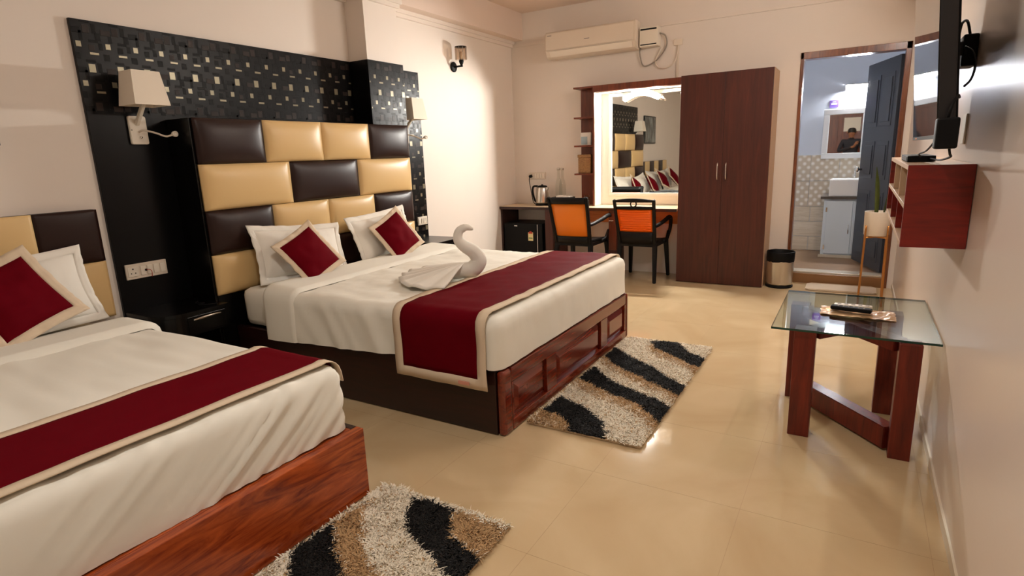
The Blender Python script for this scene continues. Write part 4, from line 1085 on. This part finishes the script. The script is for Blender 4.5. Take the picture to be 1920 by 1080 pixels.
# ================================================================== WALL SHELF, TV
ws = thing('wall_shelf', 'red-brown open wall shelf fixed below the television', 'wall shelf', (XR, 3.3, .96))
SX, SY0, SY1, SZ0, SZ1 = .160, 2.65, 4.04, .955, 1.262
M_shelfwood = wood('shelf_red_wood', srgb(104, 16, 8), srgb(136, 28, 14), (1.5, 12, 12), 2.0, .35, .2)
M_shelfpale = plain('pale_shelf_edge', srgb(196, 166, 134), .4)
box('end_panel', SX, XR-.002, SY0, SY0+.018, SZ0, SZ1, M_shelfwood, ws, .001)
box('end_panel', SX, XR-.002, SY1-.018, SY1, SZ0, SZ1, M_shelfwood, ws, .001)
for z in (SZ0, (SZ0+SZ1)/2-.009, SZ1-.018): box('shelf_board', SX+.0, XR-.002, SY0+.0185, SY1-.0185, z, z+.018, M_shelfpale, ws, .001)
for y in (3.10, 3.56):
    for (z0, z1) in ((SZ0+.0185, (SZ0+SZ1)/2-.0095), ((SZ0+SZ1)/2+.0095, SZ1-.0185)): box('divider', SX+.002, XR-.016, y, y+.016, z0, z1, M_shelfpale if z0 > 1.1 else M_shelfwood, ws, .001)
box('back_panel', XR-.0155, XR-.003, SY0+.0185, SY1-.0185, SZ0+.0185, SZ1-.0185, plain('dark_shelf_back', srgb(60, 22, 14), .5), ws)
tv = thing('television', 'large black flat television tilted forward on a wall arm', 'television', (.195, 2.65, 1.353))
PV = Vector((.1945, 2.65, 1.353))
MT = Matrix.Translation(PV) @ Matrix.Rotation(math.atan2(-.013, 1.1), 4, 'Z') @ Matrix.Rotation(D(-4.6), 4, 'Y')
def tvpart(nm, x0, x1, y0, y1, z0, z1, mt, par, bev=.002):
    bm = bmesh.new(); bm_box(bm, x0, x1, y0, y1, z0, z1, bev); bmesh.ops.transform(bm, matrix=MT, verts=bm.verts)
    return from_bm(nm, bm, mt, par)
tvpart('case', 0.0, .041, -.55, .55, 0, .65, M_tvback, tv, .003)
tvpart('screen', -.0022, -.0002, -.548, .548, .012, .642, M_screen, tv, .0)
tvpart('bottom_bezel', -.003, -.0003, -.549, .549, .0, .0115, M_bplastic, tv, .0005)
tvpart('status_light', -.0045, -.0031, .30, .312, .004, .008, plain('amber_lamp', (1, .25, .05, 1), .4, emit=1.5), tv, 0)
tvpart('rear_hump', .0415, .062, -.40, .40, .05, .40, M_bplastic, tv, .006)
tvpart('mount_plate', .0625, .072, -.12, .12, .16, .40, M_bplastic, tv, .002)
obox('mount_arm', (.255, 2.70, 1.66), (.31, 3.02, 1.70), .03, .05, M_bplastic, tv, .004)
box('wall_bracket', XR-.05, XR-.001, 3.00, 3.12, 1.63, 1.75, M_bplastic, tv, .006)
tube('cable_loop', spline([(XR-.03, 3.02, 1.75), (XR-.05, 2.96, 1.79), (XR-.075, 2.88, 1.77), (XR-.085, 2.85, 1.70), (XR-.11, 2.75, 1.63), (.245, 2.55, 1.61), (.228, 2.45, 1.60)], 6), .005, M_bplastic, tv, 8)
tube('cable_loop', spline([(.248, 2.3, 1.62), (.262, 2.26, 1.60), (.270, 2.24, 1.56), (.262, 2.22, 1.52), (.246, 2.2, 1.50)], 6), .0035, M_bplastic, tv, 8)
tube('cable_loop', spline([(.215, 2.08, 1.335), (.222, 2.10, 1.31), (.235, 2.2, 1.30), (.25, 2.5, 1.285), (.262, 2.8, 1.275), (.255, 3.01, 1.275)], 6), .0035, M_bplastic, tv, 8)
tube('cable_loop', spline([(.200, 2.30, 1.345), (.197, 2.5, 1.315), (.20, 2.8, 1.30), (.22, 3.01, 1.285)], 6), .003, M_bplastic, tv, 8)
box('power_adapter', .178, .232, 2.05, 2.10, 1.325, 1.41, M_bplastic, tv, .006)
tube('adapter_lead', spline([(.205, 2.075, 1.41), (.21, 2.075, 1.44), (.225, 2.12, 1.47), (.238, 2.2, 1.47)], 5), .004, M_bplastic, tv, 8)
sx_ = thing('set_top_box', 'flat black set-top box on the wall shelf', 'set-top box', (.22, 3.25, 1.262))
box('case', .175, .275, 3.02, 3.42, 1.2635, 1.288, M_bplastic, sx_, .003)
box('front_strip', .1735, .1748, 3.05, 3.39, 1.268, 1.282, M_tvback, sx_)
wp_ = thing('wall_plug', 'white wall socket plate behind the television cables', 'wall socket', (XR, 2.84, 1.38))
box('plate', XR-.007, XR-.001, 3.02, 3.12, 1.33, 1.45, M_wplastic, wp_, .002)
cc = thing('security_camera', 'small black camera high on the far wall above the doorway', 'camera', (.30, YF, 2.55))
box('base', .27, .33, YF-.02, YF-.001, 2.53, 2.59, M_bplastic, cc, .004)
lathe('lens_barrel', [(0, 0), (.02, 0), (.02, -.06), (.016, -.066), (0, -.066)], .30, YF-.0205, M_bplastic, cc, 16, True, 2.55, 'y')

# ================================================================== GLASS TABLE
gt_ = thing('glass_table', 'low side table with red wooden legs and glass top by the right wall', 'table', (.03, 3.2, 0))
TZ = .535
g_ = box('glass_top', -.289, .357, 2.822, 3.615, TZ-.010, TZ, M_tglass, gt_)
for b in ((-.2895, .3575, 2.8212, 2.8219), (-.2895, .3575, 3.6151, 3.6158), (-.2898, -.2891, 2.822, 3.615), (.3571, .3578, 2.822, 3.615)):
    box('polished_edge', b[0], b[1], b[2], b[3], TZ-.010, TZ, M_gedge, g_)
legs = {'fl': (-.148, 2.895), 'fr': (.252, 2.842), 'br': (.205, 3.33), 'bl': (-.205, 3.365)}
aA = math.atan2(legs['bl'][1]-legs['fr'][1], legs['bl'][0]-legs['fr'][0])
def leg(nm, k, rot, w1, w2, z0=0, z1=TZ-.0105):
    x, y = legs[k]; bm = bmesh.new(); bm_box(bm, -w1/2, w1/2, -w2/2, w2/2, z0, z1, .003)
    bmesh.ops.rotate(bm, verts=bm.verts, cent=(0, 0, 0), matrix=Matrix.Rotation(rot, 3, 'Z')); bmesh.ops.translate(bm, verts=bm.verts, vec=(x, y, 0))
    return from_bm(nm, bm, M_tablewood, gt_)
for k in ('fl', 'fr', 'br', 'bl'): leg('leg', k, 0, .09 if k != 'fr' else .082, .085)
def bar(nm, a, b, z0, z1, wdt):
    A = Vector(legs[a]+(0,)); B = Vector(legs[b]+(0,)); d = (B-A).normalized()
    A2 = A+d*.05; B2 = B-d*.05; zz = (z0+z1)/2
    obox(nm, (A2.x, A2.y, zz), (B2.x, B2.y, zz), wdt, z1-z0, M_tablewood, gt_, .003)
bar('stretcher', 'fr', 'bl', .012, .115, .07)
bar('top_beam', 'fr', 'bl', TZ-.065, TZ-.0115, .07)
bar('top_beam', 'fl', 'br', TZ-.064, TZ-.0115, .07)
# things lying on the glass
wr = thing('wrapper', 'crinkled gold wrapper lying on the glass table', 'wrapper', (.05, 3.2, TZ))
V = []; Fc = []; n1, n2 = 26, 16
for i in range(n1+1):
    for j in range(n2+1):
        u = i/n1; v = j/n2
        x = -.105+.315*u+.006*nz(v*6, 1, 2); y = 3.125+.17*v-.02*u+.006*nz(u*6, 3, 1)
        V.append((x, y, TZ+.004+.010*abs(nz(u*7, v*5, 3))))
for i in range(n1):
    for j in range(n2):
        q = i*(n2+1)+j; Fc.append((q, q+n2+1, q+n2+2, q+1))
o = mesh('foil', V, Fc, M_wrap, wr); s = o.modifiers.new('thickness', 'SOLIDIFY'); s.thickness = .0015; s.offset = -1
rm = thing('remote_control', 'black remote control lying on the gold wrapper', 'remote control', (.03, 3.19, TZ+.016))
bm = bmesh.new(); bm_box(bm, -.088, .088, -.022, .022, 0, .020, .007, 3)
bmesh.ops.rotate(bm, verts=bm.verts, cent=(0, 0, 0), matrix=Matrix.Rotation(D(-10), 3, 'Z')); bmesh.ops.translate(bm, verts=bm.verts, vec=(.025, 3.185, TZ+.0165))
rb = from_bm('body', bm, M_bplastic, rm)
for i in range(6):
    for j in range(2):
        c = Vector((-.055+.022*i, -.007+.014*j, 0)); c.rotate(Matrix.Rotation(D(-10), 3, 'Z'))
        lathe('button', [(.0035, .0002), (.0035, .0018), (0, .002)], .025+c.x, 3.185+c.y, M_gplastic, rb, 8, False, TZ+.0365)
r2 = thing('remote_control', 'white remote control lying behind the black one', 'remote control', (.06, 3.25, TZ+.016))
box('body', -.05, .115, 3.225, 3.262, TZ+.0165, TZ+.034, M_wplastic, r2, .005)
for i in range(5): box('button', -.035+.03*i, -.018+.03*i, 3.235, 3.252, TZ+.0342, TZ+.0358, M_gplastic, r2, .0005)

# ================================================================== BATHROOM THINGS
VY = 7.35
bc = thing('bathroom_vanity', 'pale blue bathroom vanity cabinet with dark counter', 'cabinet', (-.1, 7.6, BF))
box('carcass', -.30, .34, VY+.02, BW-.012, BF+.002, .755, M_vanblue, bc, .002)
box('plinth', -.32, .36, VY+.005, VY+.0195, BF+.002, BF+.035, M_marble, bc, .002)
d_ = box('door', -.270, -.02, VY, VY+.0195, BF+.05, .735, M_vanblue, bc, .003)
tube('handle', [(-.045, VY-.018, .38), (-.045, VY-.018, .48)], .005, M_chrome, d_, 8)
for z in (.22, .64): box('hinge', -.278, -.262, VY-.003, VY-.0003, z-.025, z+.025, M_chrome, d_, .001)
d_ = box('door', -.015, .30, VY, VY+.0195, BF+.05, .735, M_vanblue, bc, .003)
box('counter', -.335, .37, VY-.02, BW-.012, .757, .785, M_granite, bc, .002)
bs = thing('wash_basin', 'white rectangular counter-top basin in the bathroom', 'basin', (-.02, 7.5, .785))
boxes('bowl', [(-.262, .20, VY+.01, VY+.04, .786, .965), (-.262, .20, 7.68, 7.71, .786, .965), (-.262, -.235, VY+.041, 7.679, .786, .965), (.173, .20, VY+.041, 7.679, .786, .965), (-.234, .172, VY+.041, 7.679, .786, .80)], M_ceramic, bs, .006)
tube('tap', spline([(-.03, 7.69, .97), (-.03, 7.69, 1.05), (-.03, 7.66, 1.07), (-.03, 7.60, 1.06)], 5), .010, M_chrome, bs, 10)
bmr = thing('bathroom_mirror', 'white-framed square bathroom mirror above the basin', 'mirror', (-.165, BW, 1.18))
x0, x1, z0, z1, e = -.392, .06, 1.183, 1.735, .062
for (nm, b) in (('frame_rail', (x0, x1, z0, z0+e)), ('frame_rail', (x0, x1, z1-e, z1)), ('frame_stile', (x0, x0+e, z0+e+.0005, z1-e-.0005)), ('frame_stile', (x1-e, x1, z0+e+.0005, z1-e-.0005))):
    box(nm, b[0], b[1], BW-.045, BW-.011, b[2], b[3], M_ceramic, bmr, .006)
box('glass', x0+e-.003, x1-e+.003, BW-.028, BW-.024, z0+e-.003, z1-e+.003, M_mirror, bmr)
sg = thing('notice_plate', 'small purple notice plate above the bathroom mirror', 'sign', (-.30, BW, 1.78))
box('plate', -.345, -.255, BW-.006, BW-.0005, 1.755, 1.835, M_purple, sg, .002)
boxes('lettering', [(-.330, -.270, BW-.0072, BW-.0061, 1.785, 1.803), (-.318, -.282, BW-.0072, BW-.0061, 1.812, 1.820)], M_whiteprint, sg)

# ================================================================== BEHIND THE VIEWER (seen only in the mirrors)
ed = thing('door_2', 'brown wooden entrance door behind the viewer', None, (-.6, YB, 0)); ed['kind'] = 'structure'
box('door_leaf', -1.05, .10, YB+.001, YB+.04, 0.005, 2.15, M_vanwood, ed, .003)
for (a, b) in ((-.95, -.52), (-.43, 0.0)):
    for (c, d) in ((.2, .95), (1.1, 1.95)): box('door_panel', a, b, YB+.0405, YB+.05, c, d, M_vanwood, ed, .004)
nt_ = thing('notice', 'white paper notice pinned on the entrance door', 'notice', (-.22, YB+.05, 1.6))
box('sheet', -.40, -.04, YB+.0505, YB+.053, 1.64, 1.97, M_paper, nt_)

# ------------------------------------------------ the person taking the picture (seen in the bathroom mirror)
def person(px, py):
    J = []; E = []; R = []
    def v(x, y, z, r, par=None, r2=None):
        J.append((x, y, z)); R.append((r, r2 or r))
        if par is not None: E.append((par, len(J)-1))
        return len(J)-1
    pel = v(px, py, .95, .15, None, .11)
    sp1 = v(px, py, 1.13, .135, pel, .10); ch = v(px, py, 1.32, .155, sp1, .11); nk0 = v(px, py-.01, 1.43, .075, ch); nk = v(px, py+.005, 1.49, .052, nk0)
    jaw = v(px, py+.025, 1.545, .068, nk); hd = v(px, py+.015, 1.61, .082, jaw); tp = v(px, py+.0, 1.675, .060, hd)
    for s_ in (-1, 1):
        sh = v(px+s_*.17, py, 1.40, .06, ch); el = v(px+s_*.25, py+.10, 1.17, .043, sh)
        hx_ = s_*.085
        wr_ = v(hx_+s_*.045, -.135, 1.275, .028, el); pa = v(hx_+s_*.022, -.105, 1.325, .026, wr_); 
        kn = []
        for q, (dz, L) in enumerate(((.030, .055), (.012, .062), (-.006, .058), (-.022, .046))):
            a = v(hx_+s_*.018, -.086, 1.345+dz, .0095, pa); b = v(hx_-s_*.004, -.062, 1.352+dz, .0085, a); v(hx_-s_*(.004+L*.6), -.060, 1.353+dz, .0075, b)
        th = v(hx_+s_*.004, -.112, 1.352, .011, pa); v(hx_-s_*.034, -.114, 1.368, .009, th)
        hp = v(px+s_*.09, py, .88, .092, pel); kn_ = v(px+s_*.10, py+.02, .50, .062, hp); an = v(px+s_*.105, py-.02, .09, .042, kn_); v(px+s_*.115, py+.13, .035, .035, an)
    me = bpy.data.meshes.new('tmp'); me.from_pydata(J, E, []); ob = bpy.data.objects.new('tmp', me); COL.objects.link(ob)
    sk = ob.modifiers.new('skin', 'SKIN'); 
    for i, d in enumerate(me.skin_vertices[0].data): d.radius = R[i]; d.use_root = (i == 0)
    sb_ = ob.modifiers.new('sub', 'SUBSURF'); sb_.levels = 2; sb_.render_levels = 2
    bpy.context.view_layer.update()
    dg = bpy.context.evaluated_depsgraph_get(); fm = bpy.data.meshes.new_from_object(ob.evaluated_get(dg))
    bpy.data.objects.remove(ob)
    fm.name = 'body'
    root = thing('person', 'person in dark clothes photographing the room, reflected in the bathroom mirror', 'person', (px, py, 0))
    o = link('body', fm, root); o.location = (-px, -py, 0)
    fm.materials.clear()
    for mm in (plain('skin', srgb(150, 100, 74), .5), plain('dark_shirt', srgb(38, 36, 44), .8), plain('dark_trousers', srgb(30, 32, 42), .8), plain('shoe_leather', srgb(24, 20, 18), .4)): fm.materials.append(mm)
    for p in fm.polygons:
        c = p.center; p.use_smooth = True
        hand = c.y > -.16 and c.z > 1.2
        p.material_index = 0 if (c.z > 1.475 or hand) else 1 if c.z > .93 else 2 if c.z > .09 else 3
    hair = [(.0, 1.705), (.05, 1.70), (.078, 1.675), (.090, 1.635), (.090, 1.60), (.084, 1.585)][::-1]
    h = lathe('hair', hair, px, py-.004, plain('black_hair', srgb(18, 15, 14), .6), root, 24)
    for s_ in (-1, 1):
        lathe('eye', [(.010, 0), (.007, .006), (0, .008)], px+s_*.03, py+.088, M_black, root, 10, True, 1.605, 'y')
        lathe('ear', [(.022, -.006), (.024, 0), (.016, .008), (0, .008)], px+s_*.083, py+.0, MATS['skin'], root, 12, True, 1.60, 'y')
    prism('nose', [(py+.088, 1.60), (py+.112, 1.572), (py+.086, 1.568)], 'x', px-.010, px+.010, MATS['skin'], root, .002)
    box('mouth', px-.022, px+.022, py+.086, py+.094, 1.541, 1.549, plain('lips', srgb(120, 66, 56), .5), root, .002)
person(-.20, -.52)
ph = thing('phone', 'black phone held up by the person photographing', 'phone', (0, -.1, 1.3))
box('body', -.080, .080, -.098, -.090, 1.312, 1.388, M_bplastic, ph, .003)
lathe('lens', [(.008, 0), (.008, .0015), (0, .0015)], .062, -.0899, M_screen, ph, 12, False, 1.37, 'y')
